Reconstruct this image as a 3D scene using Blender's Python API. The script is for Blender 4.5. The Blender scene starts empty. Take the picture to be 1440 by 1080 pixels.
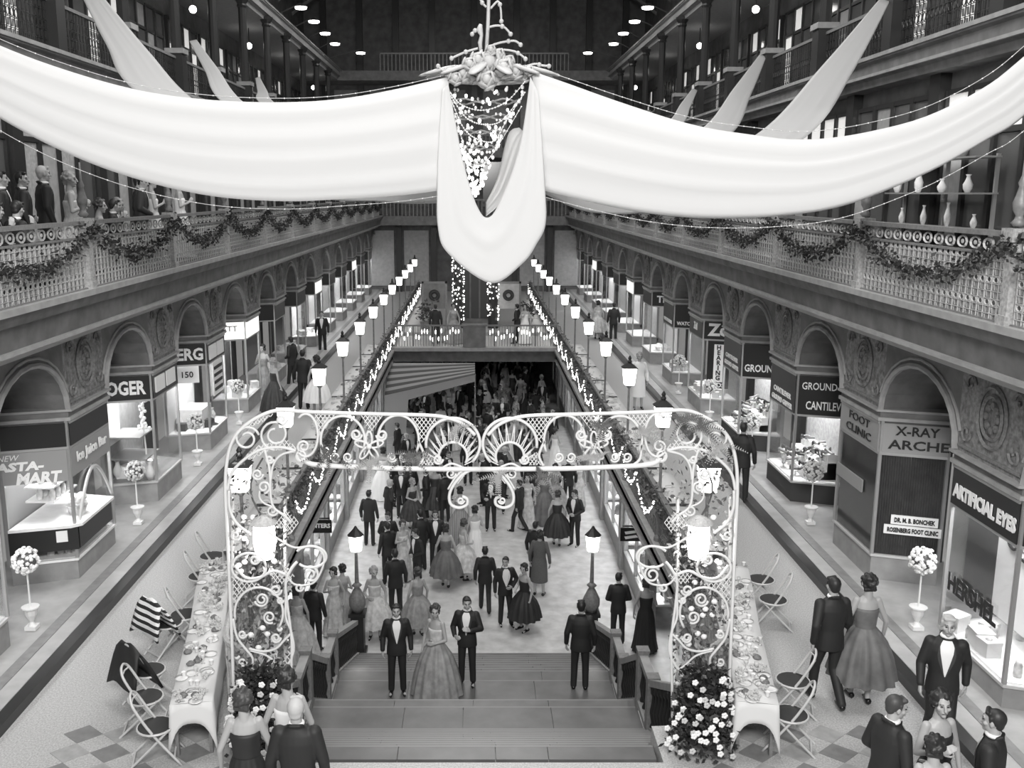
import bpy, bmesh, math, random
from math import pi, sin, cos, atan2, sqrt
from mathutils import Vector, Matrix

# ------------------------------------------------------------------ camera, world, lights, exposure
scene = bpy.context.scene
COL = scene.collection
F, CX, CY, PITCH, CAMZ = 1350.0, 667.0, 540.0, math.atan(0.2), 6.8
cam_d = bpy.data.cameras.new('camera')
cam_d.sensor_width = 36.0
cam_d.lens = 36.0 * F / 1440.0
cam_d.shift_x = (720.0 - CX) / 1440.0
cam_d.clip_end = 300
cam = bpy.data.objects.new('camera', cam_d)
COL.objects.link(cam)
cam.location = (0, 0, CAMZ)
cam.rotation_euler = (pi / 2 - PITCH, 0, 0)
scene.camera = cam

world = bpy.data.worlds.new('night_air')
scene.world = world
world.use_nodes = True
world.node_tree.nodes['Background'].inputs[0].default_value = (1, 0.99, 0.97, 1)
world.node_tree.nodes['Background'].inputs[1].default_value = 0.28

scene.view_settings.view_transform = 'Standard'
scene.view_settings.look = 'None'
scene.view_settings.exposure = 0.0
scene.view_settings.gamma = 1.0
scene.view_settings.use_curve_mapping = False


def area_light(name, loc, target, sx, sy, watts):
    d = bpy.data.lights.new(name, 'AREA')
    d.shape = 'RECTANGLE'
    d.size, d.size_y, d.energy = sx, sy, watts
    d.color = (1, 0.99, 0.975)
    o = bpy.data.objects.new(name, d)
    COL.objects.link(o)
    o.location = loc
    o.rotation_euler = (Vector(target) - Vector(loc)).to_track_quat('-Z', 'Y').to_euler()
    return o


area_light('photographer_flood_lamp', (0.5, -3.0, 11.5), (0, 14, 6.0), 5, 3, 3100)
for yy, w in ((13, 1300), (26, 1300), (38, 1100)):  # unseen overhead fill, added to brighten the hall from above
    area_light('added_overhead_fill', (0, yy, 18.3), (0, yy, 0), 9, 5, w)
area_light('added_overhead_fill', (0, 53, 18.6), (0, 53, 0), 8, 6, 700)  # same added fill over the far end

# ------------------------------------------------------------------ pixel measuring (photo is 1440 x 1080)
_c, _s = cos(PITCH), sin(PITCH)


def ray(px, py):
    a, b = (px - CX) / F, (py - CY) / F
    return Vector((a, _c - b * _s, -_s - b * _c))


def at(px, py, Y):
    r = ray(px, py)
    return Vector((0, 0, CAMZ)) + r * (Y / r.y)


def ground(px, py, z):
    r = ray(px, py)
    return Vector((0, 0, CAMZ)) + r * ((z - CAMZ) / r.z)


# ------------------------------------------------------------------ materials
MATS = {}


def mat(name, g, rough=0.6, metal=0.0, noise=0.0, nscale=8.0, bump=0.0, emit=0.0, spec=0.5, sheen=0.0, voronoi=False, warm=0.0):
    if name in MATS:
        return MATS[name]
    m = bpy.data.materials.new(name)
    m.use_nodes = True
    nt = m.node_tree
    b = nt.nodes['Principled BSDF']
    col = (min(1, g * (1 + warm)), g, g * (1 - warm), 1)
    b.inputs['Base Color'].default_value = col
    b.inputs['Roughness'].default_value = rough
    b.inputs['Metallic'].default_value = metal
    b.inputs['Specular IOR Level'].default_value = spec
    if emit:
        b.inputs['Emission Color'].default_value = (1, 0.98, 0.95, 1)
        b.inputs['Emission Strength'].default_value = emit
    if noise or bump:
        tc = nt.nodes.new('ShaderNodeTexCoord')
        if voronoi:
            n = nt.nodes.new('ShaderNodeTexVoronoi')
        else:
            n = nt.nodes.new('ShaderNodeTexNoise')
            n.inputs['Detail'].default_value = 5
        n.inputs['Scale'].default_value = nscale
        nt.links.new(tc.outputs['Object'], n.inputs['Vector'])
        fac = n.outputs[0]
        if noise:
            r = nt.nodes.new('ShaderNodeValToRGB')
            lo, hi = max(0.0, g * (1 - noise)), min(1.0, g * (1 + noise))
            r.color_ramp.elements[0].position = 0.3
            r.color_ramp.elements[1].position = 0.7
            r.color_ramp.elements[0].color = (lo, lo, lo, 1)
            r.color_ramp.elements[1].color = (hi, hi, hi, 1)
            nt.links.new(fac, r.inputs[0])
            nt.links.new(r.outputs[0], b.inputs['Base Color'])
        if bump:
            bp = nt.nodes.new('ShaderNodeBump')
            bp.inputs['Strength'].default_value = bump
            bp.inputs['Distance'].default_value = 0.02
            nt.links.new(fac, bp.inputs['Height'])
            nt.links.new(bp.outputs[0], b.inputs['Normal'])
    MATS[name] = m
    return m


def cloth_mat(name, g, trans=0.3):
    m = bpy.data.materials.new(name)
    m.use_nodes = True
    nt = m.node_tree
    for n in list(nt.nodes):
        nt.nodes.remove(n)
    o = nt.nodes.new('ShaderNodeOutputMaterial')
    d = nt.nodes.new('ShaderNodeBsdfDiffuse')
    t = nt.nodes.new('ShaderNodeBsdfTranslucent')
    x = nt.nodes.new('ShaderNodeMixShader')
    d.inputs[0].default_value = (g, g, g, 1)
    t.inputs[0].default_value = (g, g, g, 1)
    x.inputs[0].default_value = trans
    nt.links.new(d.outputs[0], x.inputs[1])
    nt.links.new(t.outputs[0], x.inputs[2])
    nt.links.new(x.outputs[0], o.inputs[0])
    MATS[name] = m
    return m


def glass_mat(name, tint=0.95, refl=0.12):
    m = bpy.data.materials.new(name)
    m.use_nodes = True
    nt = m.node_tree
    for n in list(nt.nodes):
        nt.nodes.remove(n)
    o = nt.nodes.new('ShaderNodeOutputMaterial')
    d = nt.nodes.new('ShaderNodeBsdfTransparent')
    t = nt.nodes.new('ShaderNodeBsdfGlossy')
    t.inputs['Roughness'].default_value = 0.08
    x = nt.nodes.new('ShaderNodeMixShader')
    fr = nt.nodes.new('ShaderNodeFresnel')
    fr.inputs[0].default_value = 1.45
    d.inputs[0].default_value = (tint, tint, tint, 1)
    ml = nt.nodes.new('ShaderNodeMath')
    ml.operation = 'MULTIPLY'
    ml.inputs[1].default_value = 0.3
    nt.links.new(fr.outputs[0], ml.inputs[0])
    nt.links.new(ml.outputs[0], x.inputs[0])
    nt.links.new(d.outputs[0], x.inputs[1])
    nt.links.new(t.outputs[0], x.inputs[2])
    nt.links.new(x.outputs[0], o.inputs[0])
    MATS[name] = m
    return m


mat('terrazzo', 0.45, 0.34, noise=0.3, nscale=45)
mat('lower_floor', 0.52, 0.4, noise=0.2, nscale=3)
mat('stair_stone', 0.125, 0.28, noise=0.2, nscale=2.5)
mat('stair_nosing', 0.2, 0.3)
mat('plaster', 0.17, 0.75, noise=0.25, nscale=3, bump=0.15)
mat('ornament', 0.24, 0.7, noise=0.45, nscale=14, bump=0.5)
mat('relief', 0.2, 0.6, noise=0.3, nscale=22)
mat('moulding', 0.33, 0.6, noise=0.15, nscale=5)
mat('moulding_light', 0.5, 0.55)
mat('dark_wall', 0.14, 0.8, noise=0.3, nscale=2)
mat('vault', 0.11, 0.8, noise=0.2, nscale=6)
mat('ceiling_paint', 0.3, 0.8, noise=0.1)
mat('iron_dark', 0.032, 0.4, metal=0.2)
mat('iron_pale', 0.5, 0.45, noise=0.2, nscale=30)
mat('iron_mid', 0.2, 0.45, noise=0.2, nscale=20)
mat('post_paint', 0.38, 0.5, noise=0.35, nscale=25)
mat('kerb_black', 0.018, 0.35)
mat('marble', 0.4, 0.3, noise=0.15, nscale=3)
mat('plinth_grey', 0.28, 0.45, noise=0.15, nscale=4)
mat('frame_steel', 0.4, 0.35, metal=0.4)
mat('sign_black', 0.014, 0.3)
mat('sign_grey', 0.3, 0.4)
mat('sign_white', 0.85, 0.4)
mat('sign_letter_white', 0.9, 0.4)
mat('sign_letter_black', 0.01, 0.4)
mat('lit_sign', 0.9, 0.5, emit=0.9)
mat('display_white', 0.8, 0.6, noise=0.06)
mat('display_grey', 0.3, 0.7, noise=0.15)
mat('display_dark', 0.04, 0.7)
mat('shoe_leather', 0.03, 0.3)
mat('shoe_leather_tan', 0.2, 0.35)
mat('curtain', 0.42, 0.8, noise=0.2, nscale=12)
mat('goods_pale', 0.65, 0.6, noise=0.4, nscale=9)
mat('wicker_white', 0.7, 0.5)
mat('lantern_glass', 0.95, 0.4, emit=7.0)
mat('bulb_glow', 0.95, 0.4, emit=9.0)
mat('fairy_glow', 0.95, 0.4, emit=5.0)
mat('globe_glow', 0.95, 0.4, emit=12.0)
mat('flood_glow', 0.95, 0.4, emit=14.0)
mat('leaf_dark', 0.028, 0.5)
mat('leaf_mid', 0.1, 0.5)
mat('leaf_pale', 0.32, 0.5)
mat('petal_white', 0.85, 0.6)
mat('petal_pale', 0.55, 0.6)
mat('plaster_rose', 0.48, 0.55)
mat('crystal', 0.85, 0.1, spec=0.9)
mat('urn_white', 0.75, 0.4)
mat('chair_paint', 0.55, 0.4)
mat('seat_dark', 0.035, 0.5)
mat('china', 0.8, 0.25)
mat('glassware', 0.6, 0.1, spec=0.9)
mat('food', 0.16, 0.6, noise=0.5, nscale=40)
mat('skin', 0.4, 0.5)
mat('skin_b', 0.4, 0.5)
mat('hair_dark', 0.02, 0.5)
mat('hair_brown', 0.05, 0.5)
mat('hair_grey', 0.46, 0.6)
mat('hair_blond', 0.28, 0.5)
mat('suit_black', 0.017, 0.65)
mat('suit_grey', 0.05, 0.7)
mat('shirt_white', 0.85, 0.6)
mat('shoe_black', 0.008, 0.25)
mat('eye_dark', 0.02, 0.3)
mat('dress_black', 0.02, 0.6)
mat('dress_dark', 0.04, 0.6, noise=0.3, nscale=6)
mat('dress_grey', 0.13, 0.6, noise=0.3, nscale=5)
mat('dress_mid', 0.28, 0.55, noise=0.25, nscale=8)
mat('dress_pale', 0.55, 0.55, noise=0.25, nscale=10)
mat('dress_white', 0.82, 0.6)
mat('tweed_coat', 0.1, 0.8, noise=0.2, nscale=60)
mat('roof_glass', 0.12, 0.5)
mat('awning_dark', 0.08, 0.8)
mat('awning_pale', 0.3, 0.8)
mat('tile_dark', 0.22, 0.35, noise=0.15)
mat('tile_pale', 0.36, 0.35, noise=0.15)
mat('table_wood', 0.1, 0.5)
cloth_mat('drape_white', 0.74, 0.2)
cloth_mat('drape_sheer', 0.75, 0.4)
cloth_mat('table_linen', 0.74, 0.1)
glass_mat('pane_glass')


def stripe_mat(name, a, b, scale, axis=0):
    m = bpy.data.materials.new(name)
    m.use_nodes = True
    nt = m.node_tree
    p = nt.nodes['Principled BSDF']
    tc = nt.nodes.new('ShaderNodeTexCoord')
    w = nt.nodes.new('ShaderNodeTexWave')
    w.bands_direction = 'XYZ'[axis]
    w.inputs['Scale'].default_value = scale
    w.inputs['Distortion'].default_value = 0.6
    r = nt.nodes.new('ShaderNodeValToRGB')
    r.color_ramp.interpolation = 'CONSTANT'
    r.color_ramp.elements[1].position = 0.5
    r.color_ramp.elements[0].color = (a, a, a, 1)
    r.color_ramp.elements[1].color = (b, b, b, 1)
    nt.links.new(tc.outputs['Object'], w.inputs['Vector'])
    nt.links.new(w.outputs[0], r.inputs[0])
    nt.links.new(r.outputs[0], p.inputs['Base Color'])
    p.inputs['Roughness'].default_value = 0.7
    MATS[name] = m


stripe_mat('shawl_stripe', 0.02, 0.85, 3.2, 2)
stripe_mat('dress_stripe', 0.16, 0.32, 6.0, 0)
stripe_mat('louvre', 0.06, 0.16, 4.5, 2)

# ------------------------------------------------------------------ mesh helpers


class MB:
    def __init__(self):
        self.v, self.f = [], []

    def add(self, vs, fs):
        o = len(self.v)
        self.v += [tuple(p) for p in vs]
        self.f += [tuple(i + o for i in q) for q in fs]
        return self

    def box(self, x0, x1, y0, y1, z0, z1):
        x0, x1 = min(x0, x1), max(x0, x1)
        y0, y1 = min(y0, y1), max(y0, y1)
        return self.add([(x0, y0, z0), (x1, y0, z0), (x1, y1, z0), (x0, y1, z0), (x0, y0, z1), (x1, y0, z1), (x1, y1, z1), (x0, y1, z1)],
                        [(0, 3, 2, 1), (4, 5, 6, 7), (0, 1, 5, 4), (1, 2, 6, 5), (2, 3, 7, 6), (3, 0, 4, 7)])

    def prism(self, poly, z0, z1):
        n = len(poly)
        a = sum(poly[i][0] * poly[(i + 1) % n][1] - poly[(i + 1) % n][0] * poly[i][1] for i in range(n))
        if a < 0:
            poly = poly[::-1]
        return self.add([(x, y, z0) for x, y in poly] + [(x, y, z1) for x, y in poly],
                        [tuple(range(n - 1, -1, -1)), tuple(range(n, 2 * n))] + [(i, (i + 1) % n, n + (i + 1) % n, n + i) for i in range(n)])

    def slab(self, pts, vec):
        """planar polygon of 3d points thickened along vec"""
        n = len(pts)
        v = Vector(vec)
        return self.add([tuple(p) for p in pts] + [tuple(Vector(p) + v) for p in pts],
                        [tuple(range(n - 1, -1, -1)), tuple(range(n, 2 * n))] + [(i, (i + 1) % n, n + (i + 1) % n, n + i) for i in range(n)])

    def bar(self, p0, p1, w, h=None):
        p0, p1 = Vector(p0), Vector(p1)
        h = w if h is None else h
        d = (p1 - p0).normalized()
        up = Vector((0, 0, 1)) if abs(d.z) < 0.95 else Vector((0, 1, 0))
        s = d.cross(up).normalized() * w / 2
        u = s.cross(d).normalized() * h / 2
        vs = [p + a * s + b * u for p in (p0, p1) for a, b in ((-1, -1), (1, -1), (1, 1), (-1, 1))]
        return self.add(vs, [(3, 2, 1, 0), (4, 5, 6, 7), (0, 1, 5, 4), (1, 2, 6, 5), (2, 3, 7, 6), (3, 0, 4, 7)])

    def tube(self, pts, r, n=6, closed=False):
        pts = [Vector(p) for p in pts]
        m = len(pts)
        rs = r if isinstance(r, (list, tuple)) else [r] * m
        vs = []
        prev = None
        for i, p in enumerate(pts):
            if closed:
                d = pts[(i + 1) % m] - pts[i - 1]
            else:
                d = pts[min(i + 1, m - 1)] - pts[max(i - 1, 0)]
            d = d.normalized() if d.length > 1e-9 else Vector((0, 0, 1))
            if prev is None:
                ref = Vector((0, 1, 0)) if abs(d.y) < 0.9 else Vector((0, 0, 1))
                a = d.cross(ref).normalized()
            else:
                a = (prev - d * prev.dot(d))
                a = a.normalized() if a.length > 1e-6 else d.cross(Vector((1, 0, 0))).normalized()
            prev = a
            b = d.cross(a)
            for k in range(n):
                t = 2 * pi * k / n
                vs.append(p + (a * cos(t) + b * sin(t)) * rs[i])
        fs = []
        for i in range(m if closed else m - 1):
            j = (i + 1) % m
            for k in range(n):
                l = (k + 1) % n
                fs.append((i * n + k, i * n + l, j * n + l, j * n + k))
        if not closed:
            fs += [tuple(range(n - 1, -1, -1)), tuple(range((m - 1) * n, m * n))]
        return self.add(vs, fs)

    def lathe(self, prof, n=12, c=(0, 0, 0), sx=1.0, sy=1.0):
        vs, fs = [], []
        for r, z in prof:
            for k in range(n):
                t = 2 * pi * k / n
                vs.append((c[0] + r * sx * cos(t), c[1] + r * sy * sin(t), c[2] + z))
        for i in range(len(prof) - 1):
            for k in range(n):
                l = (k + 1) % n
                fs.append((i * n + k, i * n + l, (i + 1) * n + l, (i + 1) * n + k))
        fs += [tuple(range(n - 1, -1, -1)), tuple(range((len(prof) - 1) * n, len(prof) * n))]
        return self.add(vs, fs)

    def ellip(self, c, rx, ry=None, rz=None, n=10, m=6, M=None):
        ry = rx if ry is None else ry
        rz = rx if rz is None else rz
        c = Vector(c)
        vs = [Vector((0, 0, -rz))]
        for i in range(1, m):
            ph = -pi / 2 + pi * i / m
            for k in range(n):
                t = 2 * pi * k / n
                vs.append(Vector((rx * cos(ph) * cos(t), ry * cos(ph) * sin(t), rz * sin(ph))))
        vs.append(Vector((0, 0, rz)))
        if M is not None:
            vs = [M @ p for p in vs]
        fs = []
        for k in range(n):
            l = (k + 1) % n
            fs.append((0, 1 + l, 1 + k))
            for i in range(m - 2):
                a, b = 1 + i * n, 1 + (i + 1) * n
                fs.append((a + k, a + l, b + l, b + k))
            fs.append((1 + (m - 2) * n + k, 1 + (m - 2) * n + l, len(vs) - 1))
        return self.add([c + p for p in vs], fs)

    def cone(self, p0, r0, p1, r1, n=10):
        """round capsule tapering from r0 to r1"""
        p0, p1 = Vector(p0), Vector(p1)
        d = (p1 - p0)
        L = d.length
        d = d.normalized() if L > 1e-6 else Vector((0, 0, 1))
        pts, rs = [], []
        for a in (-0.999, -0.7, -0.3):
            pts.append(p0 + d * (a * r0)); rs.append(r0 * sqrt(1 - a * a))
        pts.append(p0); rs.append(r0)
        pts.append(p1); rs.append(r1)
        for a in (0.3, 0.7, 0.999):
            pts.append(p1 + d * (a * r1)); rs.append(r1 * sqrt(1 - a * a))
        return self.tube(pts, rs, n)

    def loft(self, rings, n=16):
        """rings: (cx, cy, z, rx, ry)"""
        vs, fs = [], []
        for cx, cy, z, rx, ry in rings:
            for k in range(n):
                t = 2 * pi * k / n
                vs.append((cx + rx * cos(t), cy + ry * sin(t), z))
        for i in range(len(rings) - 1):
            for k in range(n):
                l = (k + 1) % n
                fs.append((i * n + k, i * n + l, (i + 1) * n + l, (i + 1) * n + k))
        fs += [tuple(range(n - 1, -1, -1)), tuple(range((len(rings) - 1) * n, len(rings) * n))]
        return self.add(vs, fs)

    def grid(self, rows):
        m, n = len(rows), len(rows[0])
        vs = [p for r in rows for p in r]
        fs = [(i * n + j, i * n + j + 1, (i + 1) * n + j + 1, (i + 1) * n + j) for i in range(m - 1) for j in range(n - 1)]
        return self.add(vs, fs)

    def mesh(self, name, smooth=False):
        me = bpy.data.meshes.new(name)
        me.from_pydata(self.v, [], self.f)
        if smooth:
            me.polygons.foreach_set('use_smooth', [True] * len(me.polygons))
        me.update()
        return me


def ob(name, g, m, parent=None, smooth=False, world=True, loc=None, rotz=None):
    """one mesh object; geometry in world coordinates unless world is False (then local to its parent)"""
    me = g.mesh(name, smooth) if isinstance(g, MB) else g
    if m is not None and len(me.materials) == 0:
        me.materials.append(MATS[m] if isinstance(m, str) else m)
    o = bpy.data.objects.new(name, me)
    COL.objects.link(o)
    if m is not None and len(me.materials) and me.materials[0] != (MATS[m] if isinstance(m, str) else m):
        o.material_slots[0].link = 'OBJECT'
        o.material_slots[0].material = MATS[m] if isinstance(m, str) else m
    if parent is not None:
        o.parent = parent
        if world:
            o.matrix_parent_inverse = pw(parent).inverted()
    if loc is not None:
        o.location = loc
    if rotz is not None:
        o.rotation_euler = (0, 0, rotz)
    return o


def pw(o):
    m = Matrix.LocRotScale(o.location, o.rotation_euler, o.scale)
    if o.parent is not None:
        return pw(o.parent) @ o.matrix_parent_inverse @ m
    return m


def tag(o, label, cat, group=None):
    o['label'] = label
    o['category'] = cat
    if group:
        o['group'] = group
    return o


def struct(o):
    o['kind'] = 'structure'
    return o


def stuff(o):
    o['kind'] = 'stuff'
    return o


def thing(name, loc, label, cat, group=None, rotz=0.0):
    o = bpy.data.objects.new(name, None)
    o.empty_display_size = 0.2
    COL.objects.link(o)
    o.location = loc
    o.rotation_euler = (0, 0, rotz)
    return tag(o, label, cat, group)


def group_empty(name, loc):
    o = bpy.data.objects.new(name, None)
    o.empty_display_size = 0.2
    COL.objects.link(o)
    o.location = loc
    return struct(o)


def copy_tree(o, parent=None):
    c = o.copy()
    COL.objects.link(c)
    c.parent = parent
    for ch in list(CHILD.get(o.name, o.children)):
        copy_tree(ch, c)
    return c


CHILD = {}


def text_mesh(s, size, extrude=0.006, align='LEFT', bold=0.0):
    cu = bpy.data.curves.new('lettering', 'FONT')
    cu.body = s
    cu.size = size
    cu.extrude = extrude
    cu.align_x = align
    cu.align_y = 'CENTER'
    cu.offset = bold
    cu.resolution_u = 2
    o = bpy.data.objects.new('lettering', cu)
    COL.objects.link(o)
    bpy.context.view_layer.update()
    dg = bpy.context.evaluated_depsgraph_get()
    me = bpy.data.meshes.new_from_object(o.evaluated_get(dg))
    bpy.data.objects.remove(o)
    bpy.data.curves.remove(cu)
    return me


def lettering(s, size, m, parent, origin, xdir, up=(0, 0, 1), align='LEFT', bold=0.0, fit=None, slant=0.0):
    me = text_mesh(s, size, 0.006, align, bold)
    x = Vector(xdir).normalized()
    u = Vector(up).normalized()
    n = x.cross(u)
    if fit:
        w = max(v.co.x for v in me.vertices) - min(v.co.x for v in me.vertices)
        k = fit / w
    else:
        k = 1.0
    for v in me.vertices:
        v.co = Vector(origin) + x * (v.co.x * k + slant * v.co.y) + u * v.co.y + n * (v.co.z)
    me.materials.clear()
    return ob('lettering', me, m, parent)


def interp(pts, t):
    n = len(pts) - 1
    i = min(int(t * n), n - 1)
    f = t * n - i
    return tuple(a + (b - a) * f for a, b in zip(pts[i], pts[i + 1]))


def smooth_path(pts, k=6):
    """Catmull-Rom through 2d or 3d points"""
    out = []
    n = len(pts)
    for i in range(n - 1):
        p0, p1, p2, p3 = pts[max(i - 1, 0)], pts[i], pts[i + 1], pts[min(i + 2, n - 1)]
        for j in range(k):
            t = j / k
            out.append(tuple(0.5 * ((2 * b) + (-a + c) * t + (2 * a - 5 * b + 4 * c - d) * t * t + (-a + 3 * b - 3 * c + d) * t ** 3)
                             for a, b, c, d in zip(p0, p1, p2, p3)))
    out.append(tuple(pts[-1]))
    return out


BAY = 4.3
YEND = 67.0
LEFT_SHOPS = {-2: 'at the near end of the balcony', -1: 'above the shop before the juice bar', 0: 'above the juice bar', 1: 'above the OGER shop', 2: 'above the BERG shop', 3: 'above the BATT shop'}
RIGHT_SHOPS = {-2: 'at the near end of the balcony', -1: 'above the artificial eyes shop', 0: 'above the foot clinic', 1: 'above the cantilever shoe shop', 2: 'above the second shoe shop', 3: 'above the hearing aid shop', 4: 'above the watch repair shop', 5: 'above the TIM shop'}
NTH = ['first', 'second', 'third', 'fourth', 'fifth', 'sixth', 'seventh', 'eighth', 'ninth', 'tenth', 'eleventh', 'twelfth', 'thirteenth', 'fourteenth']


def bay_words(s, k):
    T = LEFT_SHOPS if s < 0 else RIGHT_SHOPS
    if k in T:
        return T[k] + (', onlookers\' side' if k == -2 and s < 0 else ', empty side' if k == -2 else '')
    last = max(T)
    return '%s bay past the %s' % (NTH[k - last - 1], 'BATT shop' if s < 0 else 'TIM shop')


SIDES = ((-1, 'left', 'juice bar side'), (1, 'right', 'shoe shop side'))
# ------------------------------------------------------------------ the setting: floors
struct(ob('floor', MB().box(-9, 9, 8, YEND + 6, -4.3, -4.0), 'lower_floor'))
INNER = [(2.3, 10.54), (2.3, 11.35), (3.0, 11.4), (3.3, 11.8), (3.45, 12.6), (3.55, 14.0), (3.65, 16.0), (3.65, YEND)]


def inner_x(y):
    for (xa, ya), (xb, yb) in zip(INNER[1:], INNER[2:]):
        if ya <= y <= yb:
            return xa + (xb - xa) * (y - ya) / (yb - ya)
    return 3.65


struct(ob('floor_landing', MB().box(-6.1, 6.1, 2.0, 10.54, -0.5, 0.0), 'terrazzo'))
for s, sd, _ in SIDES:
    poly = [(s * x, y) for x, y in INNER] + [(s * 6.1, YEND), (s * 6.1, 10.54)]
    struct(ob('floor_walkway_' + sd, MB().prism(poly, -0.5, 0.0), 'terrazzo'))
    lip = MB()
    path = [(s * (x - 0.05), y) for x, y in INNER[2:]]
    for (xa, ya), (xb, yb) in zip(path, path[1:]):
        lip.bar((xa, ya, -0.05), (xb, yb, -0.05), 0.16, 0.12)
        lip.bar((xa + s * 0.03, ya, -0.52), (xb + s * 0.03, yb, -0.52), 0.12, 0.1)
    struct(ob('trim_1' if s < 0 else 'trim_2', lip, 'moulding'))
    fas = MB()
    for (xa, ya), (xb, yb) in zip(path, path[1:]):
        fas.bar((xa + s * 0.1, ya, -0.3), (xb + s * 0.1, yb, -0.3), 0.1, 0.42)
    struct(ob('trim_3' if s < 0 else 'trim_4', fas, 'plaster'))
    # raised shop pavement with black kerb
    struct(ob('trim_5' if s < 0 else 'trim_6', MB().box(s * 6.02, s * 6.2, 4, YEND, 0.0, 0.14), 'kerb_black'))
    struct(ob('floor_pavement_' + sd, MB().box(s * 6.2, s * 8.6, 4, YEND, -0.3, 0.15), 'marble'))
    struct(ob('trim_7' if s < 0 else 'trim_8', MB().box(s * 6.45, s * 6.62, 4, YEND, 0.15, 0.162), 'tile_dark'))

# far platform at the end of the upper floor, and the bridge
struct(ob('floor_platform', MB().box(-3.6, 3.6, 47, YEND, -0.5, 0.0), 'terrazzo'))
br = thing('footbridge', (0, 42.0, 0), 'flat footbridge with a pale edge crossing the open well', 'bridge')
ob('deck', MB().box(-3.62, 3.62, 42.0, 45.8, -0.12, 0.0), 'terrazzo', br)
ob('fascia', MB().box(-3.62, 3.62, 42.05, 45.45, -0.6, -0.12), 'plaster', br)
ob('edge_moulding', MB().box(-3.62, 3.62, 41.58, 42.02, -0.06, 0.1), 'moulding', br)
rl = MB().bar((-3.6, 42.05, 1.02), (3.6, 42.05, 1.02), 0.07)
ob('top_rail', rl, 'iron_mid', br)
for i in range(9):
    x = -3.6 + 0.9 * i
    ob('post', MB().box(x - 0.03, x + 0.03, 42.02, 42.08, 0.1, 1.05), 'iron_mid', br)
for i in range(60):
    x = -3.57 + 0.12 * i
    if abs(x) > 0.55:
        ob('baluster', MB().box(x - 0.008, x + 0.008, 42.04, 42.06, 0.1, 1.0), 'iron_dark', br)
ob('shield_panel', MB().box(-0.5, 0.5, 41.66, 42.04, 0.12, 1.1).box(-0.56, 0.56, 41.64, 42.0, 1.04, 1.12), 'plaster', br)

# diamond floor tiles let into the landing
for s, sd, _ in SIDES:
    e = group_empty('floor_tile_border_' + sd, (s * 3.6, 11, 0))
    k = 0
    for i in range(5):
        for j in range(4):
            cx, cy = s * (3.0 + 0.5 * i), 9.9 + 0.42 * j
            q = MB().prism([(cx - 0.25, cy), (cx, cy - 0.21), (cx + 0.25, cy), (cx, cy + 0.21)], 0.0, 0.006)
            ob('tile', q, 'tile_dark' if (i + j) % 2 else 'tile_pale', e)

# ------------------------------------------------------------------ staircase
st = group_empty('stairs', (0, 10.54, -4))
ZL = -4.0
prof = []        # (y0, y1, ztop)
y = 20.9
z = -4.0
for i in range(9):
    z += 1.35 / 9
    prof.append((y - 3.5 / 9, y, z)); y -= 3.5 / 9
prof.append((16.4, 17.4, -2.65))
y, z = 16.4, -2.65
for i in range(8):
    z += 1.07 / 8
    prof.append((y - 1.85 / 8, y, z)); y -= 1.85 / 8
prof.append((13.65, 14.55, -1.58))
y, z = 13.65, -1.58
for i in range(11):
    z += 1.58 / 11
    prof.append((y - 3.11 / 11, y, z)); y -= 3.11 / 11


def stair_z(y):
    for a, b, zz in prof:
        if a <= y <= b:
            return zz
    return 0.0 if y < 12 else -4.0


rnd = random.Random(4)
for a, b, zz in prof[:-1]:
    w = 2.7 if a > 11.38 else 2.28
    stp = ob('step', MB().box(-w, w, a, b, -4.0, zz - 0.04), 'stair_stone', st)
    # each tread is laid in stone slabs with open joints
    cuts = [-w, -w + 1.35 + rnd.uniform(-0.2, 0.2), rnd.uniform(-0.3, 0.3), w - 1.4 + rnd.uniform(-0.2, 0.2), w]
    for c0, c1 in zip(cuts, cuts[1:]):
        ob('tread_slab', MB().box(c0 + 0.006, c1 - 0.006, a + 0.004, b + 0.03, zz - 0.04, zz), 'stair_stone', stp)
    ob('nosing', MB().box(-w, w, b + 0.0, b + 0.035, zz - 0.03, zz + 0.001), 'stair_nosing', stp)

# ------------------------------------------------------------------ shop walls with arches, balcony slabs
XW = 6.9
NB = 13


def arch_pts(y0, y1, zs, zt, n=12):
    return [((y0 + y1) / 2 - (y1 - y0) / 2 * cos(pi * i / n), zs + (zt - zs) * sin(pi * i / n)) for i in range(n + 1)]


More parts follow.
